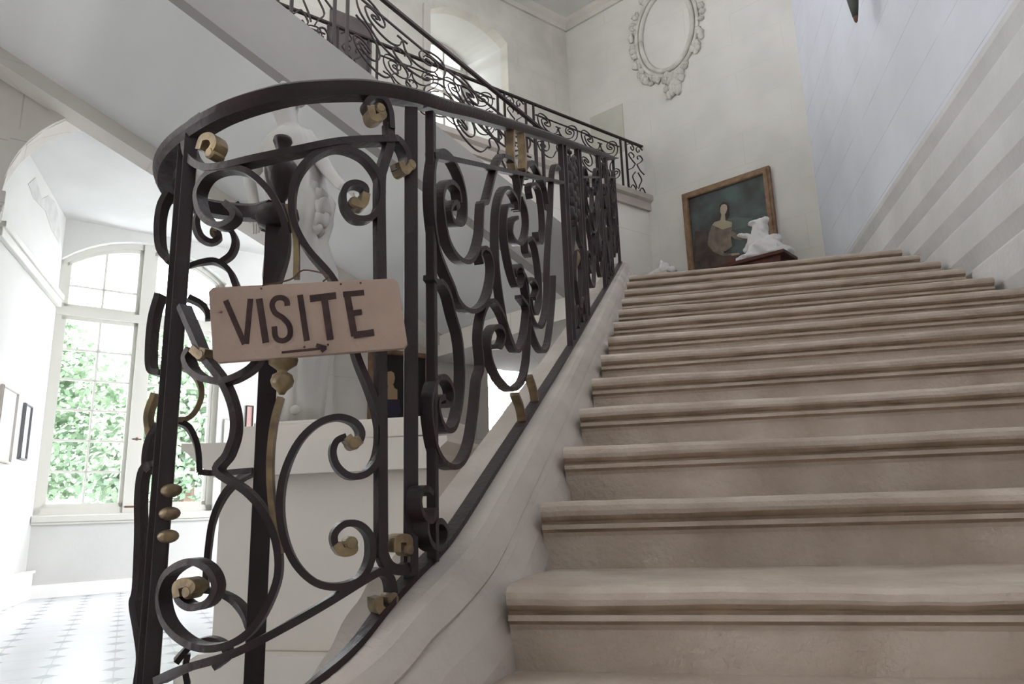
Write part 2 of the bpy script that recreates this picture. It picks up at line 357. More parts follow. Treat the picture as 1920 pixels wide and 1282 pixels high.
# raised surround of the niche
mb = MB(); A1 = seg_hole(1.53, 2.80, 4.83, 6.50, 6.72); A2 = seg_hole(1.43, 2.92, 4.73, 6.56, 6.83)
pin = [(1.53, 4.83)] + [(p[0], p[2]) for p in A1] + [(2.80, 4.83)]; pout = [(1.43, 4.83)] + [(p[0], p[2]) for p in A2] + [(2.92, 4.83)]
for i in range(len(pin)-1):
    q = [pin[i], pin[i+1], pout[i+1], pout[i]]
    mb.add([B(a, -2.93, z) for a, z in q] + [B(a, -2.885, z) for a, z in q], [(4, 5, 6, 7), (0, 1, 5, 4), (3, 2, 6, 7)])
struct(mb.build('trim_4', M_wallG))
# ceiling and cornice
struct(mesh('ceiling', [W(-16, -6, 7.35), W(3, -6, 7.35), W(3, 13, 7.35), W(-16, 13, 7.35)], [(0, 1, 2, 3)], M_plaster))
mb = MB(); cp = [(0, 7.35), (0, 7.20), (0.03, 7.20), (0.05, 7.26), (0.10, 7.30), (0.12, 7.35)]
mb.prism(lambda a, z, c: FWp(c, a, z), cp, -0.3, 3.5); mb.prism(lambda a, z, c: B(c, -2.93+a, z), cp, -12, 4.7)
struct(mb.build('trim_5', M_wallG))
# gallery floor slab with its moulded edge
mb = MB(); gp = [(-2.98, 3.84), (-2.98, 4.06), (-1.72, 4.06), (-1.66, 4.05), (-1.66, 3.98), (-1.70, 3.95), (-1.70, 3.84)]
mb.prism(lambda a, z, c: B(c, a, z), gp, -12.5, 4.72); struct(mb.build('trim_6', M_curb))
wall('wall_under_gallery', FR_B, 1.05, 4.72, 1.76, 3.845, [], 0.40, M_arc, front=-1.745)
# lower room: window wall, splayed left wall, far end, ceiling
WH = seg_hole(-1.77, 0.89, 0.14, 4.30, 4.82)
wall('wall_window', FR_B, -4.5, 10.4, -1.1, 5.0, [WH, seg_hole(6.6, 8.6, 0.14, 4.0, 4.4)], 0.42, M_room, front=-9.24)
LC = B(-1.78, -9.24, 0); LD = Vector((0.545, -0.839, 0)).normalized(); LN = Vector((0.839, 0.545, 0)).normalized()
FR_L = lambda t, n, z: Vector((LC.x + LD.x*t + LN.x*n, LC.y + LD.y*t + LN.y*n, z + CZ))
wall('wall_left', FR_L, 0.0, 7.2, -1.1, 5.0, [], 0.3, M_room)
wall('wall_end', lambda a, d, z: B(10.3+d, a, z), -9.3, -2.3, -1.1, 5.0, [], 0.2, M_room)
mb = MB(); mb.box(FR_B, -4.8, 10.5, -9.7, -4.1, 5.0, 5.08); mb.box(FR_B, -4.8, 10.5, -4.1, -2.47, 4.45, 4.55); mb.box(FR_B, -4.8, 10.5, -4.12, -4.06, 4.45, 5.08); struct(mb.build('ceiling_lower_room', M_room))
# dado with its cap under the big window, baseboards
mb = MB(); mb.box(FR_B, -1.80, 2.2, -9.25, -9.14, 0.02, 0.12); mb.box(FR_B, -1.80, 2.2, -9.25, -9.17, -0.02, 0.02)
struct(mb.build('trim_7', M_white, bevel=0.01))
mb = MB(); mb.box(FR_L, 0.02, 6.5, 0.0, 0.10, -1.1, -0.72); mb.box(FR_L, 0.0, 6.5, 0.0, 0.13, -0.72, -0.68)
struct(mb.build('baseboard_left', M_plaster, bevel=0.01))
mb = MB(); mb.box(FR_B, -1.75, 6, -9.25, -9.20, -1.1, -0.90); struct(mb.build('baseboard_window', M_plaster, bevel=0.006))
mb = MB(); mb.box(FR_L, -0.02, 3.3, 0.0, 0.07, 3.46, 3.58); mb.box(FR_L, -0.02, 3.3, 0.0, 0.10, 3.58, 3.66); struct(mb.build('trim_8', M_white, bevel=0.01))
# back of the hall, behind the viewer, with two tall window openings
wall('wall_front', lambda a, d, z: world_fr(a, -5.0+d, z), -12.6, 2.1, -1.1, 7.35, [], 0.3, M_hall)

# ---- the windows
def window(name, fr, a0, a1, zb, zs, zc, mull, transom, cols, rows_low, rows_up, depth, F=0.10, mw=0.085, tw=0.07, S=0.065):
    root = bpy.data.objects.new(name, None); COL.objects.link(root); root.location = fr((a0+a1)/2, depth, zb); root['kind'] = 'structure'
    H = seg_hole(a0, a1, zb, zs, zc, 20)
    def top(a):
        for i in range(len(H)-1):
            if H[i][0]-1e-9 <= a <= H[i+1][0]+1e-9:
                k = (a-H[i][0])/(H[i+1][0]-H[i][0]); return H[i][2]+(H[i+1][2]-H[i][2])*k
        return zs
    d0, d1 = depth-0.05, depth+0.05
    mb = MB(); mb.box(fr, a0, a0+F, d0, d1, zb, zs+0.02); mb.box(fr, a1-F, a1, d0, d1, zb, zs+0.02); mb.box(fr, a0, a1, d0, d1, zb, zb+F)
    for i in range(len(H)-1):
        p, q = H[i], H[i+1]
        mb.add([fr(p[0], d0, p[2]-F), fr(q[0], d0, q[2]-F), fr(q[0], d0, q[2]+0.02), fr(p[0], d0, p[2]+0.02), fr(p[0], d1, p[2]-F), fr(q[0], d1, q[2]-F), fr(q[0], d1, q[2]+0.02), fr(p[0], d1, p[2]+0.02)],
               [(0, 1, 2, 3), (4, 5, 6, 7), (0, 1, 5, 4), (3, 2, 6, 7)])
    mb.box(fr, mull-mw, mull+mw, d0-0.01, d1+0.03, zb, top(mull)); mb.box(fr, a0, a1, d0-0.01, d1+0.04, transom-tw, transom+tw)
    mb.build('frame', M_white, root)
    for (c0, c1) in ((a0+F, mull-mw), (mull+mw, a1-F)):
        for (z0, z1, rows, up) in ((zb+F, transom-tw, rows_low, False), (transom+tw, None, rows_up, True)):
            e0, e1 = depth-0.03, depth+0.03; m2 = MB()
            zt = (lambda a: z1) if not up else (lambda a: top(a)-F)
            m2.box(fr, c0, c0+S, e0, e1, z0, zt(c0)); m2.box(fr, c1-S, c1, e0, e1, z0, zt(c1)); m2.box(fr, c0, c1, e0, e1, z0, z0+S)
            N_ = 8
            for i in range(N_):
                x0 = c0+(c1-c0)*i/N_; x1 = c0+(c1-c0)*(i+1)/N_
                m2.add([fr(x0, e0, zt(x0)-S), fr(x1, e0, zt(x1)-S), fr(x1, e0, zt(x1)), fr(x0, e0, zt(x0)), fr(x0, e1, zt(x0)-S), fr(x1, e1, zt(x1)-S), fr(x1, e1, zt(x1)), fr(x0, e1, zt(x0))], BOXF and [(0, 1, 2, 3), (4, 5, 6, 7), (0, 1, 5, 4), (3, 2, 6, 7)])
            t_ = 0.018
            for k in range(1, cols):
                xm = c0+S+(c1-c0-2*S)*k/cols; m2.box(fr, xm-t_, xm+t_, e0+0.01, e1-0.01, z0, zt(xm))
            zmax = min(zt(c0), zt(c1)) if up else z1
            for k in range(1, rows):
                zm_ = z0+S+((zmax if up else z1)-z0-2*S)*k/rows; m2.box(fr, c0, c1, e0+0.01, e1-0.01, zm_-t_, zm_+t_)
            cs = m2.build('transom_light' if up else 'casement', M_white, root)
            g = []; n_ = 8
            lo = [fr(c0+(c1-c0)*i/n_, depth, z0) for i in range(n_+1)]; hi = [fr(c0+(c1-c0)*i/n_, depth, zt(c0+(c1-c0)*i/n_)-0.01) for i in range(n_+1)]
            mesh('pane', lo+hi, [(i, i+1, n_+2+i, n_+1+i) for i in range(n_)], M_glass, cs)
    return root
win1 = window('window_1', FR_B, -1.77, 0.89, 0.14, 4.30, 4.82, -0.44, 3.44, 2, 6, 2, -9.42)
mb = MB(); mb.lathe(B(-0.40, -9.34, 1.33), [(0.012, 0), (0.03, 0.02), (0.012, 0.05)], 10); mb.box(FR_B, -0.47, -0.33, -9.36, -9.33, 1.34, 1.36); mb.box(FR_B, -0.50, -0.28, -9.36, -9.33, 0.22, 0.25)
mb.build('latch', M_rust, win1)
window('window_2', FR_B, 1.60, 2.62, 4.86, 6.50, 6.74, 1.90, 6.35, 2, 4, 1, -3.74, F=0.05, mw=0.04, tw=0.02, S=0.03)
window('added_clerestory', FR_R, 2.6, 4.4, 4.75, 6.70, 6.90, 3.5, 6.3, 2, 3, 1, -0.25, F=0.06, mw=0.05, tw=0.03, S=0.04)  # added window, never in view; it only brings light into the hall
window('window_3', FR_B, 6.6, 8.6, 0.14, 4.00, 4.40, 7.6, 3.44, 2, 6, 2, -9.42)

# ================================================================== OUTSIDE
def tree(x, y, h, rad, seed, label):
    root = thing('tree', label, 'tree', (x, y, -0.6), 'trees in the garden outside the windows'); rnd = random.Random(seed)
    mb = MB(); mb.tube([(x, y, -0.6), (x+0.1, y, h*0.3), (x-0.05, y+0.1, h*0.6), (x, y, h*0.8)], [0.28, 0.2, 0.13, 0.05]); mb.build('trunk', M_trunk, root)
    vs = []; fs = []
    blobs = [(rnd.uniform(-1, 1)*rad*0.6, rnd.uniform(-1, 1)*rad*0.6, h*rnd.uniform(0.25, 0.85), rad*rnd.uniform(0.35, 0.6)) for _ in range(16)]
    for bx_, by_, bz_, br_ in blobs:
        for _ in range(620):
            d = Vector((rnd.gauss(0, 1), rnd.gauss(0, 1), rnd.gauss(0, 1))).normalized()*br_*rnd.uniform(0.6, 1.05)
            c = Vector((x+bx_, y+by_, bz_)) + d; a = Vector((rnd.gauss(0, 1), rnd.gauss(0, 1), rnd.gauss(0, 1))).normalized(); e = a.orthogonal().normalized()*0.07; a *= 0.11
            k = len(vs); vs += [c-a, c+e, c+a, c-e]; fs.append((k, k+1, k+2, k+3))
    mesh('crown', vs, fs, M_tree, root)
TL = [(-4.6, -17.0, 6.8, 2.3, 'leafy green tree outside the left edge of the big arched window'), (-0.9, -20.5, 7.8, 2.5, 'tallest leafy tree, outside the middle of the big arched window'),
      (2.1, -16.5, 6.0, 2.2, 'lower leafy tree outside the right casement of the big arched window'), (6.2, -19.0, 7.2, 2.5, 'leafy tree standing right of those framed by the arched window')]
for i, (s, o_, h, rd, lb) in enumerate(TL):
    p = B(s, o_); tree(p.x, p.y, h+CZ, rd, 11+i, lb)
o = mesh('lawn', [B(-40, -9.9, -1.7), B(50, -9.9, -1.7), B(50, -60, -1.7), B(-40, -60, -1.7)], [(0, 1, 2, 3)], M_grass); o['kind'] = 'structure'

# ================================================================== THE STONE STAIRCASE
def plX(Y):
    T = [(1.55, -.502), (3.0, -.45), (6.42, -.372)]
    if Y <= T[0][0]: return T[0][1]
    for (a, x0), (c, x1) in zip(T, T[1:]):
        if Y <= c: return x0+(x1-x0)*(Y-a)/(c-a)
    return T[-1][1]
def zb(Y): return -0.786+0.4585*Y
stair = thing('stone_staircase', 'wide worn limestone staircase rising from the lower right to the landing', 'staircase', (0.7, -0.3, 0))
def xl(Y):
    T = [(-0.4, -1.1), (0.1, -0.85), (0.45, -0.62), (0.8, -0.42), (1.1, -0.335), (1.45, -0.325), (2.8, -0.285), (4.2, -0.252), (5.6, -0.242)]
    for (a, x0), (c, x1) in zip(T, T[1:]):
        if Y <= c: return x0+(x1-x0)*(Y-a)/(c-a)
    return T[-1][1]
def rough_edge(i, x): return 0.004*noise.noise(Vector((x*3.1, i*7.7, 0.3))) + 0.002*noise.noise(Vector((x*14, i*3.3, 1.3)))
for k in range(-5, 13):
    Y = 1.445+0.343*k; z = -0.145+0.16*k; yb = Y+0.41 if k < 12 else Y+0.40; rz = z-0.16-0.02
    # profile (y, z, is_grime) going from the back of the tread over the roll to the foot of the riser
    pr = [(yb, z+0.001), (Y+0.03, z), (Y+0.012, z-0.003), (Y+0.002, z-0.012), (Y, z-0.024), (Y+0.004, z-0.036), (Y+0.013, z-0.045), (Y+0.021, z-0.048), (Y+0.021, z-0.053), (Y+0.013, z-0.055), (Y+0.013, z-0.066), (Y+0.024, z-0.074), (Y+0.030, z-0.084), (Y+0.030, rz), (yb, rz)]
    xa = xl(Y)-0.02; xb = 1.722; nx = 36; vs = []; fs = []; mi = []; n = len(pr)
    for i in range(nx+1):
        x = xa+(xb-xa)*i/nx; wear = 0.006*math.exp(-((x-0.5)/0.5)**2)
        for jn, (y, zz) in enumerate(pr):
            e = rough_edge(k, x)
            dz = (-wear if 1 <= jn <= 4 else 0) + (e if 1 <= jn <= 6 else 0); vs.append(W(x, y+(e*0.8 if 2 <= jn <= 11 else 0), zz+dz))
    for i in range(nx):
        for jn in range(n):
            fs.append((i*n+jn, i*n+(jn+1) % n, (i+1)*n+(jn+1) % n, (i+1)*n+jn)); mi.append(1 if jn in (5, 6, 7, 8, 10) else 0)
    fs.append(tuple(range(n))); fs.append(tuple(range(nx*n, nx*n+n))[::-1]); mi += [0, 0]
    me = bpy.data.meshes.new('step'); me.from_pydata([tuple(v) for v in vs], [], fs)
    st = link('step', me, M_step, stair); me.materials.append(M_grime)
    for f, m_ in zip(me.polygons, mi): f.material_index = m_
    bm = bmesh.new(); bm.from_mesh(me); bmesh.ops.recalc_face_normals(bm, faces=bm.faces); bm.to_mesh(me); bm.free()
# landing
q = [(-0.60, 5.95), (xl(5.6)-0.02, 5.94), (1.74, 5.94), (1.74, 8.30)]
e1 = FWp(2.2, 0.0, 0); e2 = B(4.20, -2.13, 0); e3 = B(1.0, -2.13, 0); e4 = B(1.15, 0.0, 0)
poly = q + [(e1.x, e1.y), (e2.x, e2.y), (e3.x, e3.y), (e4.x, e4.y)]
MB().prism(lambda a, c, z: W(a, c, z), poly, 1.56, 1.774).build('landing_slab', M_arc, stair)
# curb (string) that carries the railing, swept along its plan
CURB = [(plX(Y), Y, zb(Y)) for Y in (6.50, 6.0, 5.0, 4.2, 3.4, 2.8, 2.3, 1.9, 1.65)] + [(-0.507, 1.53, -0.082), (-0.527, 1.41, -0.131), (-0.555, 1.345, -0.180), (-0.592, 1.29, -0.241), (-0.65, 1.245, -0.295), (-0.74, 1.215, -0.36), (-0.84, 1.208, -0.43), (-0.95, 1.235, -0.50), (-1.05, 1.295, -0.55), (-1.13, 1.40, -0.60), (-1.13, 1.50, -0.63), (-1.06, 1.56, -0.65), (-0.98, 1.57, -0.66)]
CP = [W(*p) for p in CURB[:9]] + spline([W(*p) for p in CURB[8:]], 5)[1:]
def side(pts, i):
    t = pts[min(i+1, len(pts)-1)] - pts[max(i-1, 0)]; t.z = 0; t.normalize(); return Vector((-t.y, t.x, 0))  # towards the steps / outwards round the coil
SEC = [(-0.105, -0.02), (-0.10, 0.0), (0.060, 0.0), (0.080, -0.010), (0.105, -0.040), (0.112, -0.052), (0.108, -0.060), (0.122, -0.068), (0.150, -0.105), (0.172, -0.16), (0.180, -0.24)]
vs = []; fs = []
for i, p in enumerate(CP):
    s_ = side(CP, i); k = 1.0 if p.y < 1.6 else 1.0-0.25*(p.y-1.6)/4.9; ext = 1.0
    row = [p + s_*(a*(k if a > 0 else 1)*ext) + Vector((0, 0, c)) for a, c in SEC]
    row.append(Vector((row[-1].x, row[-1].y, max(0.0, p.z-0.9) if p.y > 2.2 else 0.0))); row.append(Vector((row[0].x, row[0].y, 0.0)))
    vs += row
n = len(SEC)+2
for i in range(len(CP)-1):
    for jn in range(n): fs.append((i*n+jn, i*n+(jn+1) % n, (i+1)*n+(jn+1) % n, (i+1)*n+jn))
fs.append(tuple(range(n))); fs.append(tuple(range((len(CP)-1)*n, len(CP)*n))[::-1])
cu = mesh('curb', vs, fs, M_curb, stair)
MB().lathe((-0.97, 1.42, 0), [(0.20, 0), (0.20, 0.40), (0.17, 0.425)], 28).build('newel_plinth', M_curb, stair)

# ---- the upper flight seen from below
flight = thing('upper_stair_flight', 'plastered underside and side of the upper stair flight crossing the top left', 'staircase', B(-1, -1, 2.6))
zs = lambda s: 2.265-0.453*s; zt = lambda s: 2.83-0.42*s
def flat_flight(mb, o0, o1, f0, f1, s0=-5.4, s1=1.28):
    vs = []; 
    for s in (s0, s1):
        for o_, f in ((o0, f0), (o1, f0), (o1, f1), (o0, f1)): vs.append(B(s, o_, f(s)))
    mb.add(vs, [(0, 1, 2, 3), (4, 7, 6, 5), (0, 4, 5, 1), (1, 5, 6, 2), (2, 6, 7, 3), (3, 7, 4, 0)])
mb = MB(); flat_flight(mb, -1.90, -0.10, zs, lambda s: zs(s)+0.22); mb.build('soffit_slab', M_shadeband, flight)
mb = MB(); flat_flight(mb, -0.10, 0.0, zs, zt); mb.build('string', M_curb2, flight)
mb = MB(); flat_flight(mb, -2.14, -1.90, lambda s: zs(s)-0.13, lambda s: zs(s)+0.3); mb.build('edge_beam', M_arc, flight)

PXW={}
SCULPT=[(0.64, 2.68, 0.22, 0.06), (0.36, 2.68, 0.16, 0.07), (0.5, 2.75, 0.2, 0.11), (0.5700000000000001, 2.8468, 0.13, 0.12), (0.56, 2.9404, 0.1, 0.12), (0.54, 3.034, 0.08, 0.1), (0.59, 3.0886, 0.09, 0.04), (0.48, 3.0964, 0.05, 0.04), (0.7200000000000001, 2.9716, 0.06, 0.03), (0.7799999999999999, 2.9949999999999997, 0.05, 0.025), (0.66, 2.9326000000000003, 0.05, 0.04), (0.7100000000000001, 2.8468, 0.03, 0.05), (0.7400000000000001, 2.8, 0.04, 0.03), (0.42000000000000004, 2.8468, 0.1, 0.06)]
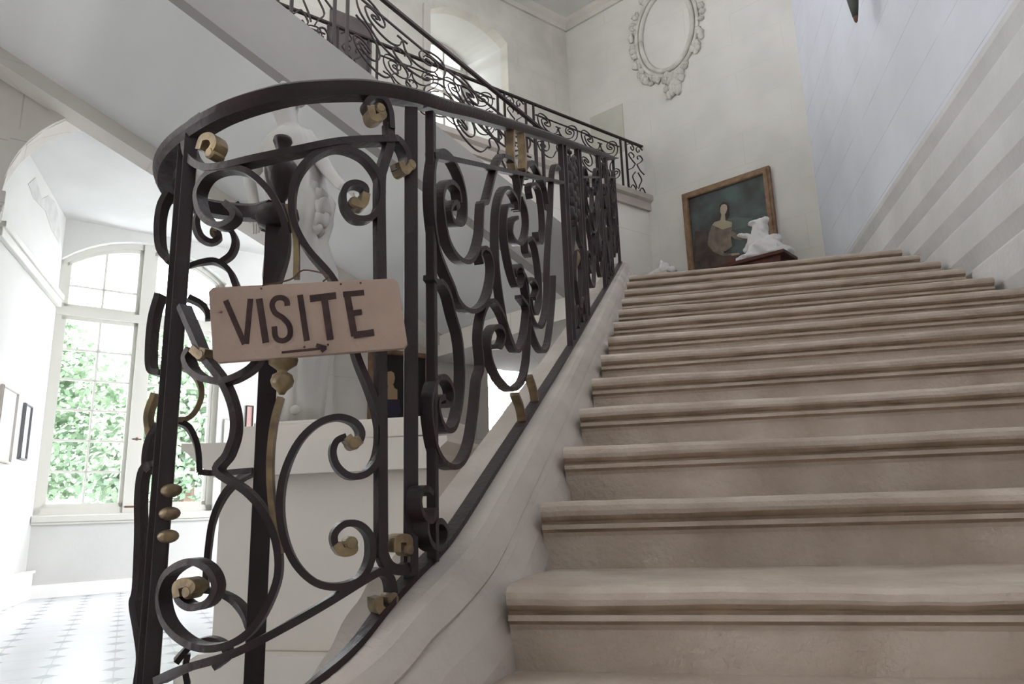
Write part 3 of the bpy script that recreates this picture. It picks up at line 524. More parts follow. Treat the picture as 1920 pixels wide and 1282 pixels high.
# ================================================================== WROUGHT IRON
J = {"RAIL":[[-0.372,6.42,4.3076],[-0.4044,5.0,3.6565],[-0.4272,4.0,3.198],[-0.45,3.0,2.7395],[-0.4715,2.4,2.4644],[-0.4859,2.0,2.281],[-0.4948,1.75,2.1664],[-0.502,1.5237,2.0573],[-0.5275,1.4087,2.0141],[-0.5799,1.3203,1.9862],[-0.6509,1.2724,1.9707],[-0.7307,1.2308,1.9492],[-0.8351,1.2217,1.93],[-0.9201,1.2369,1.9158],[-1.03,1.285,1.9038],[-1.1,1.34,1.8878],[-1.14,1.41,1.8728],[-1.125,1.48,1.8608],[-1.06,1.52,1.8508],[-0.985,1.53,1.8408],[-0.92,1.51,1.8358]],"FRONT":{"S1":[[-0.5975,1.3062,1.72],[-0.5926,1.3099,1.7555],[-0.6062,1.3001,1.7661],[-0.6226,1.2895,1.7587],[-0.6296,1.2852,1.7376],[-0.6254,1.2877,1.7099],[-0.6105,1.2972,1.6897],[-0.5874,1.3139,1.6923],[-0.5723,1.3276,1.715],[-0.5669,1.3335,1.7577],[-0.5738,1.3261,1.7966],[-0.5962,1.3072,1.8285],[-0.6287,1.2858,1.8421],[-0.6556,1.2697,1.8379],[-0.686,1.2515,1.8104],[-0.7089,1.2395,1.7665],[-0.7147,1.2368,1.7127],[-0.7076,1.2401,1.6651],[-0.6844,1.2524,1.6139],[-0.646,1.2754,1.5615],[-0.6264,1.2872,1.5131],[-0.6132,1.2955,1.4625],[-0.601,1.3037,1.4006],[-0.5819,1.3185,1.3431],[-0.5696,1.3305,1.2965],[-0.564,1.3371,1.2498],[-0.5688,1.3314,1.2032],[-0.5848,1.3161,1.1747],[-0.6084,1.2986,1.17],[-0.628,1.2862,1.1872],[-0.6361,1.2813,1.2132],[-0.6314,1.2841,1.2353],[-0.6155,1.2939,1.2455]],"C2":[[-0.6094,1.2979,1.2303],[-0.5986,1.3054,1.2313],[-0.5931,1.3095,1.2519],[-0.6042,1.3015,1.2722],[-0.6298,1.2851,1.2811],[-0.6609,1.2664,1.2686],[-0.6892,1.2497,1.2334],[-0.7086,1.2396,1.1796],[-0.7143,1.2371,1.122],[-0.7063,1.2407,1.065],[-0.6868,1.251,1.0157],[-0.6563,1.2692,0.9815],[-0.6213,1.2903,0.9726],[-0.5919,1.3104,0.9835],[-0.5769,1.3231,1.0155],[-0.5773,1.3227,1.056],[-0.5932,1.3094,1.0801],[-0.6152,1.2942,1.083],[-0.6305,1.2846,1.0664],[-0.6285,1.2859,1.0453],[-0.6136,1.2952,1.0369]],"S1L":[[-0.8515,1.2231,1.7219],[-0.8322,1.2215,1.7014],[-0.8311,1.2214,1.6852],[-0.8573,1.2238,1.6743],[-0.8916,1.2297,1.6888],[-0.9184,1.2364,1.7217],[-0.9286,1.2394,1.7636],[-0.9048,1.2328,1.7936],[-0.8609,1.2243,1.7991],[-0.8139,1.2207,1.7874],[-0.7769,1.2219,1.7595],[-0.7479,1.2261,1.7216],[-0.729,1.2313,1.679],[-0.7217,1.234,1.6396],[-0.7232,1.2334,1.6004],[-0.734,1.2297,1.554],[-0.7463,1.2265,1.513],[-0.7537,1.225,1.4492],[-0.76,1.224,1.4074],[-0.7662,1.2231,1.3869],[-0.7856,1.2213,1.3693],[-0.8256,1.2211,1.3555],[-0.8732,1.2261,1.3617],[-0.9111,1.2344,1.3826],[-0.9289,1.2395,1.4106],[-0.9184,1.2364,1.4276]],"C2L":[[-0.9552,1.2484,1.5219],[-0.9154,1.2356,1.4597],[-0.8838,1.2281,1.4093],[-0.8351,1.2217,1.3552],[-0.8084,1.2207,1.3021],[-0.8022,1.2207,1.2565],[-0.8142,1.2208,1.2155],[-0.8328,1.2215,1.1848],[-0.7725,1.2223,1.1458],[-0.7366,1.229,1.1037],[-0.7168,1.2359,1.0515],[-0.7131,1.2376,0.996],[-0.7298,1.2311,0.9426],[-0.7552,1.2247,0.9053],[-0.7933,1.2209,0.8837],[-0.8414,1.2221,0.8787],[-0.8908,1.2296,0.8922],[-0.9339,1.241,0.9213],[-0.9528,1.2475,0.9644],[-0.9343,1.2412,1.0038],[-0.8811,1.2276,1.0249],[-0.8388,1.2219,1.0117],[-0.821,1.221,0.9822],[-0.8347,1.2216,0.9549],[-0.8717,1.2259,0.9463],[-0.9,1.2316,0.9595],[-0.902,1.2321,0.9798],[-0.88,1.2274,0.9839]],"vert":[[-0.5562,1.3479,1.9212],[-0.5559,1.3482,1.8706],[-0.5649,1.3359,1.8159],[-0.5686,1.3317,1.7595],[-0.5649,1.3359,1.4814],[-0.5613,1.3406,1.0627],[-0.5596,1.3428,1.0235],[-0.5516,1.3552,1.0011],[-0.5394,1.3792,0.9932],[-0.5304,1.4012,0.9972]],"topcurl":[[-0.569,1.3311,1.9306],[-0.5793,1.3209,1.9189],[-0.5884,1.3131,1.9362],[-0.594,1.3088,1.9524],[-0.5815,1.3188,1.9715],[-0.566,1.3346,1.9731],[-0.5571,1.3465,1.9501],[-0.5546,1.3503,1.9095]],"topcurl2":[[-0.5456,1.3661,1.8314],[-0.5363,1.3864,1.8323],[-0.5338,1.3926,1.8578],[-0.539,1.3801,1.8806],[-0.5472,1.363,1.8896],[-0.559,1.3437,1.8826],[-0.6336,1.2828,1.8559],[-0.7069,1.2404,1.8258],[-0.791,1.221,1.808],[-0.8667,1.2251,1.8039],[-0.9192,1.2366,1.8167],[-0.9613,1.2508,1.8517],[-0.9814,1.2594,1.8966],[-0.9695,1.2542,1.9277],[-0.9301,1.2398,1.9366]],"goldcurl_left":[[-0.926,1.2386,1.8566],[-0.9197,1.2368,1.8758],[-0.8982,1.2312,1.8771],[-0.8851,1.2284,1.8614],[-0.8923,1.2299,1.8413]],"botbar":[[-0.5563,1.3477,0.916],[-0.5488,1.36,0.9447],[-0.5515,1.3554,0.9789],[-0.5622,1.3394,0.9929],[-0.5751,1.3248,0.9886],[-0.6489,1.2737,0.9397],[-0.7278,1.2317,0.8946],[-0.7922,1.221,0.8662],[-0.8799,1.2274,0.8428],[-0.9456,1.2449,0.8177]],"botcurl":[[-0.5304,1.4012,0.9972],[-0.5304,1.4011,1.0294],[-0.5373,1.3842,1.0525],[-0.5455,1.3662,1.0495],[-0.5467,1.364,1.0318]]},"GOLD":{"g1":[[-0.5925,1.31,1.7459],[-0.5975,1.3062,1.72],[-0.611,1.2969,1.7213]],"g2":[[-0.6285,1.2859,1.0472],[-0.6184,1.2921,1.0334],[-0.6038,1.3017,1.0364],[-0.6065,1.2999,1.048]],"g3":[[-0.8977,1.2311,0.9632],[-0.9022,1.2322,0.9817],[-0.8831,1.228,0.9894],[-0.8649,1.2248,0.9822],[-0.8765,1.2267,0.9728]],"g4":[[-0.5885,1.313,1.9451],[-0.5828,1.3177,1.9202],[-0.569,1.3311,1.9306],[-0.5726,1.3274,1.9469]],"g5":[[-0.5443,1.3688,1.8401],[-0.5389,1.3804,1.8209],[-0.5312,1.3991,1.8452]],"g6":[[-0.926,1.2386,1.8566],[-0.9168,1.236,1.8787],[-0.8936,1.2302,1.8759],[-0.8834,1.228,1.8573],[-0.8936,1.2302,1.8392]],"g7":[[-0.5467,1.364,1.0269],[-0.5455,1.3662,1.0495],[-0.535,1.3897,1.0502],[-0.5338,1.3925,1.0299]],"g8":[[-0.5682,1.3321,0.9499],[-0.5659,1.3348,0.9289],[-0.555,1.3496,0.9213],[-0.5501,1.3579,0.9431]],"g9":[[-0.6155,1.294,1.2434],[-0.6052,1.3008,1.2313],[-0.5937,1.309,1.2395]],"g10":[[-0.9064,1.2332,1.426],[-0.8824,1.2278,1.4091],[-0.8754,1.2265,1.4222]]},"STEM_UP":[[-0.7212,1.2342,1.7078],[-0.7114,1.2383,1.6683],[-0.7044,1.2416,1.6235],[-0.7023,1.2427,1.5548]],"STEM_DN":[[-0.7205,1.2345,1.3189],[-0.7297,1.2311,1.2736],[-0.7338,1.2298,1.2143],[-0.7314,1.2305,1.156],[-0.7238,1.2332,1.0986],[-0.7094,1.2392,1.0345]],"STEM_BEADS":[[-0.7194,1.2349,1.3898],[-0.7195,1.2348,1.367],[-0.7211,1.2342,1.3362]],"BACK":{"b1":[[-0.9476,1.524,1.7911],[-0.9627,1.5272,1.8181],[-0.989,1.5302,1.8339],[-1.0222,1.5289,1.8547],[-1.0341,1.527,1.8727]],"b2":[[-1.0818,1.5111,1.7977],[-1.0718,1.5155,1.7826],[-1.0893,1.5075,1.769],[-1.1108,1.4941,1.782],[-1.1204,1.4855,1.8136],[-1.1173,1.4886,1.8429]],"b3":[[-1.0591,1.5203,1.8142],[-1.0431,1.525,1.797],[-1.0338,1.527,1.7697],[-1.0425,1.5252,1.7377],[-1.0682,1.5169,1.7153]],"b4":[[-1.1285,1.474,1.6993],[-1.1056,1.4979,1.7158],[-1.0766,1.5135,1.7193],[-1.0454,1.5244,1.6973],[-1.0279,1.528,1.6621],[-1.0152,1.5296,1.6285]],"b5":[[-1.1244,1.4807,1.6224],[-1.1023,1.5001,1.6095],[-1.0887,1.5078,1.5901],[-1.0855,1.5094,1.5701]],"b6":[[-1.1279,1.4755,1.3222],[-1.1101,1.4946,1.3108],[-1.095,1.5044,1.2798],[-1.0872,1.5085,1.2488],[-1.0827,1.5107,1.2059]],"b7":[[-1.0827,1.5107,1.2059],[-1.0424,1.5252,1.2024],[-0.9483,1.5242,1.2046]],"b8":[[-0.9481,1.5241,1.2022],[-0.9921,1.5303,1.1848],[-1.027,1.5282,1.1497],[-1.048,1.5238,1.0965],[-1.0545,1.5219,1.0319],[-1.0561,1.5213,0.9455]],"b9":[[-1.1175,1.4885,0.9494],[-1.056,1.5213,0.9443],[-1.0267,1.5282,0.9389],[-0.9868,1.5301,0.9214],[-0.9531,1.5253,0.894],[-0.9355,1.5205,0.8671]],"b10":[[-1.1027,1.4998,0.7983],[-1.0833,1.5104,0.8239],[-1.0677,1.5171,0.8339],[-1.0385,1.5261,0.8403],[-1.0074,1.5301,0.8288],[-0.9956,1.5304,0.8069],[-1.0232,1.5287,0.7828]],"b11":[[-1.079,1.5124,0.7507],[-1.0857,1.5093,0.7804],[-1.0827,1.5107,0.8129]]},"RING":[[-1.1316,1.4664,1.4495],[-1.1168,1.4891,1.4473],[-1.0988,1.5022,1.4252],[-1.0886,1.5078,1.3894],[-1.0969,1.5034,1.3512],[-1.1128,1.4925,1.3295],[-1.129,1.473,1.3245]],"P1X":{"e1":[[2.113,0.934],[2.225,0.923],[2.294,0.875],[2.324,0.804],[2.299,0.735]],"e2":[[2.284,0.736],[2.267,0.781],[2.163,0.821],[2.08,0.802],[2.031,0.749],[2.011,0.672],[2.009,0.588],[2.031,0.501],[2.066,0.419],[2.108,0.34],[2.181,0.275],[2.242,0.256],[2.312,0.272],[2.369,0.33],[2.396,0.401],[2.382,0.471],[2.316,0.514]],"e3":[[2.219,0.752],[2.156,0.759],[2.126,0.735],[2.113,0.681],[2.132,0.608],[2.178,0.534],[2.242,0.475],[2.309,0.468],[2.338,0.503],[2.288,0.537],[2.227,0.53],[2.231,0.504]],"e4":[[2.281,0.71],[2.212,0.702],[2.193,0.662],[2.24,0.628],[2.314,0.611],[2.389,0.627],[2.431,0.676],[2.414,0.735],[2.353,0.779]],"e5":[[2.455,0.551],[2.407,0.577],[2.412,0.611],[2.492,0.615],[2.559,0.572],[2.603,0.49],[2.616,0.403],[2.595,0.344],[2.533,0.319],[2.465,0.349],[2.446,0.392]],"e6":[[1.969,0.337],[2.008,0.324],[2.044,0.331],[2.059,0.35],[2.025,0.38],[1.963,0.396],[1.912,0.387],[1.899,0.354],[1.926,0.297],[2.015,0.222],[2.127,0.164],[2.264,0.143],[2.346,0.178],[2.389,0.25],[2.409,0.321],[2.384,0.374],[2.288,0.428]],"e7":[[2.381,0.462],[2.441,0.466],[2.526,0.439],[2.557,0.403],[2.498,0.382]],"e9":[[3.184,0.899],[3.098,0.919],[3.019,0.897],[2.963,0.827],[2.907,0.691],[2.851,0.598],[2.788,0.465],[2.749,0.337],[2.659,0.26],[2.56,0.261],[2.468,0.309],[2.396,0.401],[2.344,0.487]],"e10":[[2.376,0.376],[2.438,0.286],[2.53,0.2],[2.628,0.153],[2.722,0.158],[2.803,0.224],[2.868,0.303],[2.916,0.405]],"e12":[[2.299,0.735],[2.323,0.794],[2.38,0.854],[2.466,0.906],[2.561,0.921],[2.674,0.876],[2.782,0.817],[2.834,0.738]],"e13":[[2.518,0.773],[2.497,0.817],[2.575,0.831],[2.671,0.805],[2.719,0.724],[2.723,0.632],[2.67,0.58],[2.603,0.598],[2.598,0.629]]},"MOTIF":{"a":[[1.623,0.776],[1.648,0.783],[1.62,0.792],[1.588,0.775],[1.599,0.749],[1.638,0.732],[1.684,0.733],[1.707,0.758],[1.705,0.808],[1.677,0.856],[1.628,0.896],[1.58,0.919],[1.525,0.927],[1.485,0.91],[1.465,0.871],[1.457,0.815],[1.467,0.752],[1.496,0.684],[1.546,0.63],[1.601,0.576],[1.635,0.537],[1.691,0.503],[1.769,0.481],[1.857,0.481],[1.911,0.505],[1.948,0.547],[1.951,0.589],[1.921,0.628],[1.869,0.645],[1.832,0.632],[1.85,0.602]],"b":[[1.665,0.79],[1.654,0.82],[1.63,0.836],[1.59,0.847],[1.551,0.836],[1.53,0.806],[1.541,0.753],[1.57,0.698],[1.619,0.657],[1.68,0.63],[1.745,0.622],[1.803,0.642],[1.846,0.692],[1.868,0.774],[1.917,0.783],[1.986,0.855],[2.053,0.913],[2.107,0.935]],"c":[[1.529,0.323],[1.573,0.3],[1.588,0.313],[1.578,0.342],[1.538,0.373],[1.49,0.385],[1.451,0.371],[1.437,0.338],[1.45,0.287],[1.476,0.237],[1.533,0.185],[1.601,0.149],[1.666,0.139],[1.724,0.162],[1.768,0.228],[1.795,0.29],[1.83,0.319],[1.816,0.392],[1.834,0.441],[1.877,0.471],[1.942,0.478],[2.008,0.447],[2.07,0.397],[2.121,0.34],[2.181,0.28]],"d":[[1.454,0.622],[1.483,0.606],[1.521,0.599],[1.57,0.565],[1.606,0.506],[1.647,0.444],[1.664,0.38],[1.662,0.321],[1.644,0.277],[1.616,0.248],[1.586,0.24],[1.543,0.254],[1.506,0.286],[1.485,0.322],[1.493,0.337],[1.53,0.332]]},"SIGN":[[-0.8423,1.165,1.527],[-0.5046,1.275,1.5459],[-0.4848,1.2815,1.4062],[-0.8248,1.1707,1.3813]],"LET":{"V":[[0.010026581017611428,[[-0.8101,1.1755,1.5012],[-0.773,1.1876,1.4165]]],[0.010026581017611428,[[-0.7668,1.1896,1.5042],[-0.77,1.1886,1.4165]]]],"I1":[[0.012206272543179129,[[-0.7517,1.1945,1.5044],[-0.7361,1.1996,1.4184]]]],"S":[[0.010026581017611428,[[-0.7013,1.2109,1.4904],[-0.7031,1.2103,1.5008],[-0.7127,1.2072,1.5066],[-0.7239,1.2036,1.5036],[-0.7281,1.2022,1.4916],[-0.7222,1.2041,1.4767],[-0.7081,1.2087,1.4663],[-0.6966,1.2124,1.4513],[-0.6946,1.2131,1.4331],[-0.703,1.2104,1.423],[-0.7146,1.2066,1.4236],[-0.7205,1.2047,1.4322],[-0.7228,1.2039,1.4499]]]],"I2":[[0.010898457627838509,[[-0.6797,1.218,1.5118],[-0.6645,1.2229,1.4215]]]],"T":[[0.01351408745851975,[[-0.6618,1.2238,1.5041],[-0.6151,1.239,1.5105]]],[0.012642210848292671,[[-0.6358,1.2323,1.504],[-0.6234,1.2363,1.4234]]]],"E":[[0.012642210848292671,[[-0.5963,1.2451,1.5163],[-0.5807,1.2502,1.4299]]],[0.010898457627838509,[[-0.6025,1.2431,1.5125],[-0.5647,1.2554,1.5162]]],[0.010898457627838509,[[-0.5892,1.2474,1.4743],[-0.5683,1.2542,1.4774]]],[0.012642210848292671,[[-0.5822,1.2497,1.4315],[-0.5458,1.2616,1.4369]]]],"arrow":[[0.004359383051135404,[[-0.7076,1.2089,1.3995],[-0.6681,1.2218,1.4035],[-0.6313,1.2337,1.407]]],[0.007410951186930186,[[-0.6479,1.2283,1.413],[-0.6303,1.2341,1.4072]]],[0.005667197966476024,[[-0.6303,1.2341,1.4072],[-0.6383,1.2315,1.4003]]]]},"NAILS":[[-0.7488,1.1955,1.5246],[-0.6071,1.2416,1.5332],[-0.5713,1.2533,1.5355],[-0.8166,1.1734,1.4788],[-0.6686,1.2216,1.4096],[-0.6273,1.235,1.4137]],"ST":{"top":[-2.1659,3.62,2.5513],"head":[-2.1723,3.62,2.4507],"chin":[-2.1646,3.62,2.3559],"neck":[-2.1261,3.62,2.2857],"chest":[-2.1039,3.62,2.0892],"waist":[-2.0691,3.62,1.8274],"pelvis":[-2.0447,3.62,1.6405],"shL":[-2.2622,3.62,2.2283],"shR":[-1.9611,3.62,2.1832],"elL":[-2.3891,3.62,1.9898],"haL":[-2.2914,3.62,1.754],"elR":[-1.8583,3.62,1.9619],"haR":[-1.72,3.62,1.7957],"hipL":[-2.1105,3.62,1.5821],"hipR":[-1.9412,3.62,1.579],"knL":[-2.162,3.62,1.2151],"knR":[-1.9041,3.62,1.2536],"anL":[-2.0849,3.62,0.5956],"anR":[-1.9556,3.62,0.5731],"toL":[-2.1034,3.62,0.5024],"toR":[-1.9748,3.62,0.4895]},"LEFTB":{"l1":[[-1.1035,1.365,0.7414],[-1.1203,1.365,0.7062],[-1.1227,1.365,0.6538],[-1.1124,1.365,0.6006],[-1.0844,1.365,0.5655]],"l2":[[-1.1059,1.365,0.4956],[-1.1184,1.365,0.4371],[-1.1185,1.365,0.3637],[-1.1105,1.365,0.321],[-1.083,1.365,0.3131]],"l3":[[-1.0798,1.365,0.2018],[-1.1013,1.365,0.1628],[-1.1036,1.365,0.1176],[-1.0902,1.365,0.1002]],"l4":[[-1.0789,1.365,0.1188],[-1.1091,1.365,0.1066],[-1.1143,1.365,0.051],[-1.1069,1.365,-0.0258],[-1.1017,1.365,-0.1323],[-1.1062,1.365,-0.1636],[-1.0911,1.365,-0.215],[-1.0788,1.365,-0.2655],[-1.0813,1.365,-0.3173],[-1.0767,1.365,-0.3642]]},"PT":{"face":[[1.157,3.568],[1.136,3.595],[1.1,3.597],[1.072,3.572],[1.069,3.525],[1.089,3.478],[1.124,3.442],[1.15,3.458],[1.163,3.508]],"neck":[[1.151,3.473],[1.106,3.46],[1.107,3.383],[1.028,3.337],[1.034,3.278],[1.156,3.275],[1.286,3.375],[1.252,3.403],[1.174,3.403]],"bodice":[[1.286,3.375],[1.156,3.275],[1.034,3.278],[1.063,3.143],[1.059,3.036],[1.155,2.987],[1.272,3.048],[1.321,3.184]],"sleeveL":[[1.285,3.382],[1.256,3.289],[1.26,3.167],[1.225,3.051],[1.156,2.972],[1.069,2.942],[1.071,2.92],[1.19,2.943],[1.305,3.027],[1.373,3.137],[1.343,3.283]],"sleeveR":[[1.039,3.226],[0.984,3.173],[0.884,3.137],[0.862,3.072],[0.935,3.077],[1.02,3.116],[1.06,3.172]],"hand":[[1.083,2.948],[0.98,2.929],[0.976,2.905],[1.072,2.913]],"skirt":[[1.527,3.366],[1.37,3.322],[1.359,3.118],[1.275,3.019],[1.071,2.92],[0.968,2.908],[0.844,2.963],[0.811,2.867],[0.825,2.739],[1.593,2.848],[1.557,3.218]],"hair":[[1.175,3.543],[1.166,3.602],[1.119,3.634],[1.075,3.612],[1.048,3.549],[1.059,3.445],[1.09,3.394],[1.075,3.542],[1.1,3.594],[1.139,3.596]],"red":[[1.162,2.914],[1.013,2.905],[0.991,2.825],[1.055,2.782],[1.173,2.812]],"cloud":[[1.098,3.396],[0.991,3.394],[0.777,3.315],[0.771,3.239],[0.92,3.222],[1.037,3.241]]},"ROBE":[[2.237,-2.103,0.124,0.112],[2.149,-2.1,0.176,0.159],[1.99,-2.09,0.171,0.154],[1.85,-2.069,0.175,0.157],[1.763,-2.034,0.195,0.16],[1.644,-2.032,0.184,0.16],[1.545,-2.05,0.172,0.154],[1.351,-2.028,0.208,0.16],[1.155,-2.001,0.199,0.16],[0.934,-1.991,0.175,0.157],[0.779,-1.99,0.146,0.131],[0.597,-1.989,0.125,0.113],[0.492,-2.001,0.128,0.115]],"GATH":[[-1.887,1.771,0.05],[-1.871,1.709,0.055],[-1.876,1.643,0.05],[-1.898,1.594,0.045],[-1.929,1.836,0.04]],"PO":{"face":[[0.514,1.334],[0.536,1.387],[0.575,1.399],[0.609,1.383],[0.62,1.333],[0.609,1.281],[0.582,1.238],[0.542,1.245],[0.52,1.284]],"neck":[[0.542,1.255],[0.604,1.26],[0.615,1.23],[0.649,1.213],[0.65,1.116],[0.51,1.107],[0.509,1.192],[0.542,1.225]],"dress":[[0.483,1.102],[0.673,1.118],[0.69,0.992],[0.64,0.919],[0.584,0.912],[0.517,0.993],[0.483,1.03]]},"FEET":{"f1":[[1.405,0.133],[1.405,0.103],[1.427,0.07],[1.476,0.036],[1.518,0.027],[1.526,0.05],[1.487,0.085],[1.453,0.094],[1.453,0.079]],"f2":[[1.435,0.165],[1.396,0.192],[1.366,0.195],[1.363,0.171],[1.393,0.135],[1.434,0.112],[1.454,0.124]]}}
C1 = Vector((-0.83, 1.56, 0)); C2 = Vector((-1.0, 1.40, 0))
def nrm_front(p):
    if p.y > 1.5: return Vector((1, 0.03, 0)).normalized()
    v = Vector((p.x-C1.x, p.y-C1.y, 0)); return v.normalized()
def nrm_back(p): return Vector((p.x-C2.x, p.y-C2.y, 0)).normalized()
V = lambda L: [Vector(p) for p in L]
def scroll(name, pts, nf, parent, thick=0.0115, depth=0.030, m=M_iron, n=5, taper=None):
    P = spline(pts, n); mb = MB(); mb.bar(P, [nf(p) for p in P], thick, depth, taper); return mb.build(name, m, parent)
def post(name, x, y, z0, z1, wd, parent, m=M_iron, ang=0.0, wd2=None):
    c, s = math.cos(ang), math.sin(ang); h = wd/2; h2 = (wd2 or wd)/2
    fr = lambda a, b_, z: Vector((x+a*c-b_*s, y+a*s+b_*c, z+CZ))
    mb = MB(); mb.box(fr, -h, h, -h2, h2, z0, z1); return mb.build(name, m, parent, bevel=0.002)
rail_root = thing('iron_balustrade', 'dark wrought-iron balustrade with gilded scrolls and curved newel end, beside the stone steps', 'railing', (-0.5, 1.6, 0.9))
# handrail: flat moulded bar
R_ = V(J['RAIL']); RP = R_[:7] + spline(R_[6:], 6)[1:]
mb = MB(); vs = []; fs = []
SR = [(-0.024, 0.0), (-0.028, 0.012), (-0.018, 0.022), (0.018, 0.022), (0.028, 0.012), (0.024, 0.0), (0.016, -0.014), (-0.016, -0.014)]
for i, p in enumerate(RP):
    s_ = side(RP, i)
    for a, c in SR: vs.append(p + s_*a + Vector((0, 0, c)))
n = len(SR)
for i in range(len(RP)-1):
    for jn in range(n): fs.append((i*n+jn, i*n+(jn+1) % n, (i+1)*n+(jn+1) % n, (i+1)*n+jn))
fs.append(tuple(range(n))); fs.append(tuple(range((len(RP)-1)*n, len(RP)*n))[::-1])
mesh('handrail', vs, fs, M_iron, rail_root)
# sole bar lying on the stone curb
SP = [p + Vector((0, 0, 0.008)) for p in CP]; mb = MB(); vs = []; fs = []
for i, p in enumerate(SP):
    s_ = side(SP, i)
    for a, c in ((-0.017, -0.006), (-0.017, 0.008), (0.017, 0.008), (0.017, -0.006)): vs.append(p + s_*a + Vector((0, 0, c)))
for i in range(len(SP)-1):
    for jn in range(4): fs.append((i*4+jn, i*4+(jn+1) % 4, (i+1)*4+(jn+1) % 4, (i+1)*4+jn))
mesh('sole_bar', vs, fs, M_iron, rail_root)
# posts
post('post', -0.527, 1.41, -0.125, 0.89, 0.029, rail_root, ang=0.4)
post('post', -0.503, 1.475, -0.10, 0.915, 0.021, rail_root)
post('post', -0.968, 1.250, -0.50, 0.806, 0.027, rail_root, ang=0.6)
post('post', -1.000, 1.275, -0.52, 0.80, 0.030, rail_root, ang=0.6)
nw = post('newel_post', -0.912, 1.50, -0.68, 0.70, 0.041, rail_root, ang=0.54)
MB().lathe((-0.905, 1.50, CZ+0.69), [(0.02, -0.01), (0.045, 0.0), (0.052, 0.02), (0.048, 0.04), (0.02, 0.05)], 24).build('collar', M_iron, nw, smooth=True)
f = MB().lathe((-0.900, 1.50, CZ+0.74), [(0.014, 0), (0.012, 0.012), (0.022, 0.030), (0.034, 0.060), (0.040, 0.085), (0.041, 0.100), (0.036, 0.112), (0.024, 0.122), (0.017, 0.132), (0.015, 0.150), (0.020, 0.164), (0.0235, 0.172), (0.0215, 0.182), (0.010, 0.186)], 26).build('urn_finial', M_iron, nw, smooth=True); f['label'] = 'turned iron urn on the newel post'
# front curved panel
FRN = {'topcurl': (0.0125, 0.03), 'topcurl2': (0.0155, 0.03), 'goldcurl_left': None, 'vert': (0.020, 0.022), 'botbar': (0.014, 0.028), 'botcurl': (0.012, 0.03)}
for k_, L_ in J['FRONT'].items():
    if k_ == 'goldcurl_left': continue
    th, dp = FRN.get(k_, (0.0125, 0.028))
    scroll('scroll' if k_ not in ('vert', 'botbar') else 'bar', V(L_), nrm_front, rail_root, th, dp)
for k_, L_ in J['GOLD'].items():
    P = spline(V(L_), 8); mb = MB(); mb.bar(P, [nrm_front(p) for p in P], 0.0165, 0.034); e = P[len(P)//2] if k_ in ('g9', 'g10') else P[-1]; nn = nrm_front(e)
    mb.tube([e-nn*0.0185, e-nn*0.014, e+nn*0.014, e+nn*0.0185], [0.009, 0.0125, 0.0125, 0.009], 16)
    g = mb.build('gilded_tip', M_gilt, rail_root, bevel=0.0015); g['label'] = 'gilded scroll end'
g = scroll('gilded_stem', V(J['STEM_UP']), nrm_front, rail_root, 0.011, 0.020, M_gilt, 8); g['label'] = 'slender gilded stem above the sign'
g = scroll('gilded_stem', V(J['STEM_DN']), nrm_front, rail_root, 0.011, 0.020, M_gilt, 8); g['label'] = 'slender gilded stem below the beads'
bp_ = V(J['STEM_BEADS']); c0 = bp_[1]
g = MB().lathe((c0.x, c0.y, bp_[2].z), [(0.005, -0.012), (0.010, -0.004), (0.019, 0.004), (0.022, 0.014), (0.018, 0.026), (0.008, 0.032), (0.012, 0.036), (0.026, 0.046), (0.028, 0.056), (0.022, 0.066), (0.010, 0.072), (0.016, 0.078), (0.018, 0.088), (0.010, 0.095)], 20).build('gilded_beads', M_gilt, rail_root, smooth=True); g['label'] = 'gilded turned beads under the sign'
# a small leaf on the right scroll
lf = J['FRONT']['S1']; p = Vector(lf[17]); nn = nrm_front(p)
tt = Vector((-nn.y, nn.x, 0)); mb = MB(); P = [p, p+tt*(-0.022)+Vector((0, 0, -0.012)), p+tt*(-0.026)+Vector((0, 0, -0.045)), p+tt*(-0.018)+Vector((0, 0, -0.075))]
scroll('leaf', P, nrm_front, rail_root, 0.022, 0.014, taper=lambda t: 1-0.9*t)
# back of the coil
for k_, L_ in J['BACK'].items(): scroll('scroll', V(L_), nrm_back, rail_root, 0.0125, 0.026)
g = scroll('gilded_ring', V(J['RING']), nrm_back, rail_root, 0.012, 0.026, M_gilt, 6); g['label'] = 'gilded ring behind the front bars'
g = MB().ball((J['BACK']['b2'][0][0], J['BACK']['b2'][0][1], J['BACK']['b2'][0][2]), 0.014, 0.014, 0.017, 8).build('gilded_tip', M_gilt, rail_root, smooth=True); g['label'] = 'gilded scroll end at the back of the coil'
nl = lambda p: Vector((0.2, -1, 0)).normalized()
for k_, L_ in J['LEFTB'].items(): scroll('scroll', [p + Vector((0, 0, CZ)) for p in V(L_)], nl, rail_root, 0.013, 0.034)
P = [Vector((-1.098, 1.365, CZ+0.27)), Vector((-1.112, 1.365, CZ+0.22)), Vector((-1.098, 1.365, CZ+0.165))]
g = scroll('gilded_ring', P, nl, rail_root, 0.011, 0.026, M_gilt, 8); g['label'] = 'gilded arc at the outer left of the coil'
for z in (0.055, 0.012, -0.030):
    g = MB().ball((-0.952, 1.246, z+CZ), 0.022, 0.016, 0.013, 8).build('gilded_bead', M_gilt, rail_root, smooth=True)
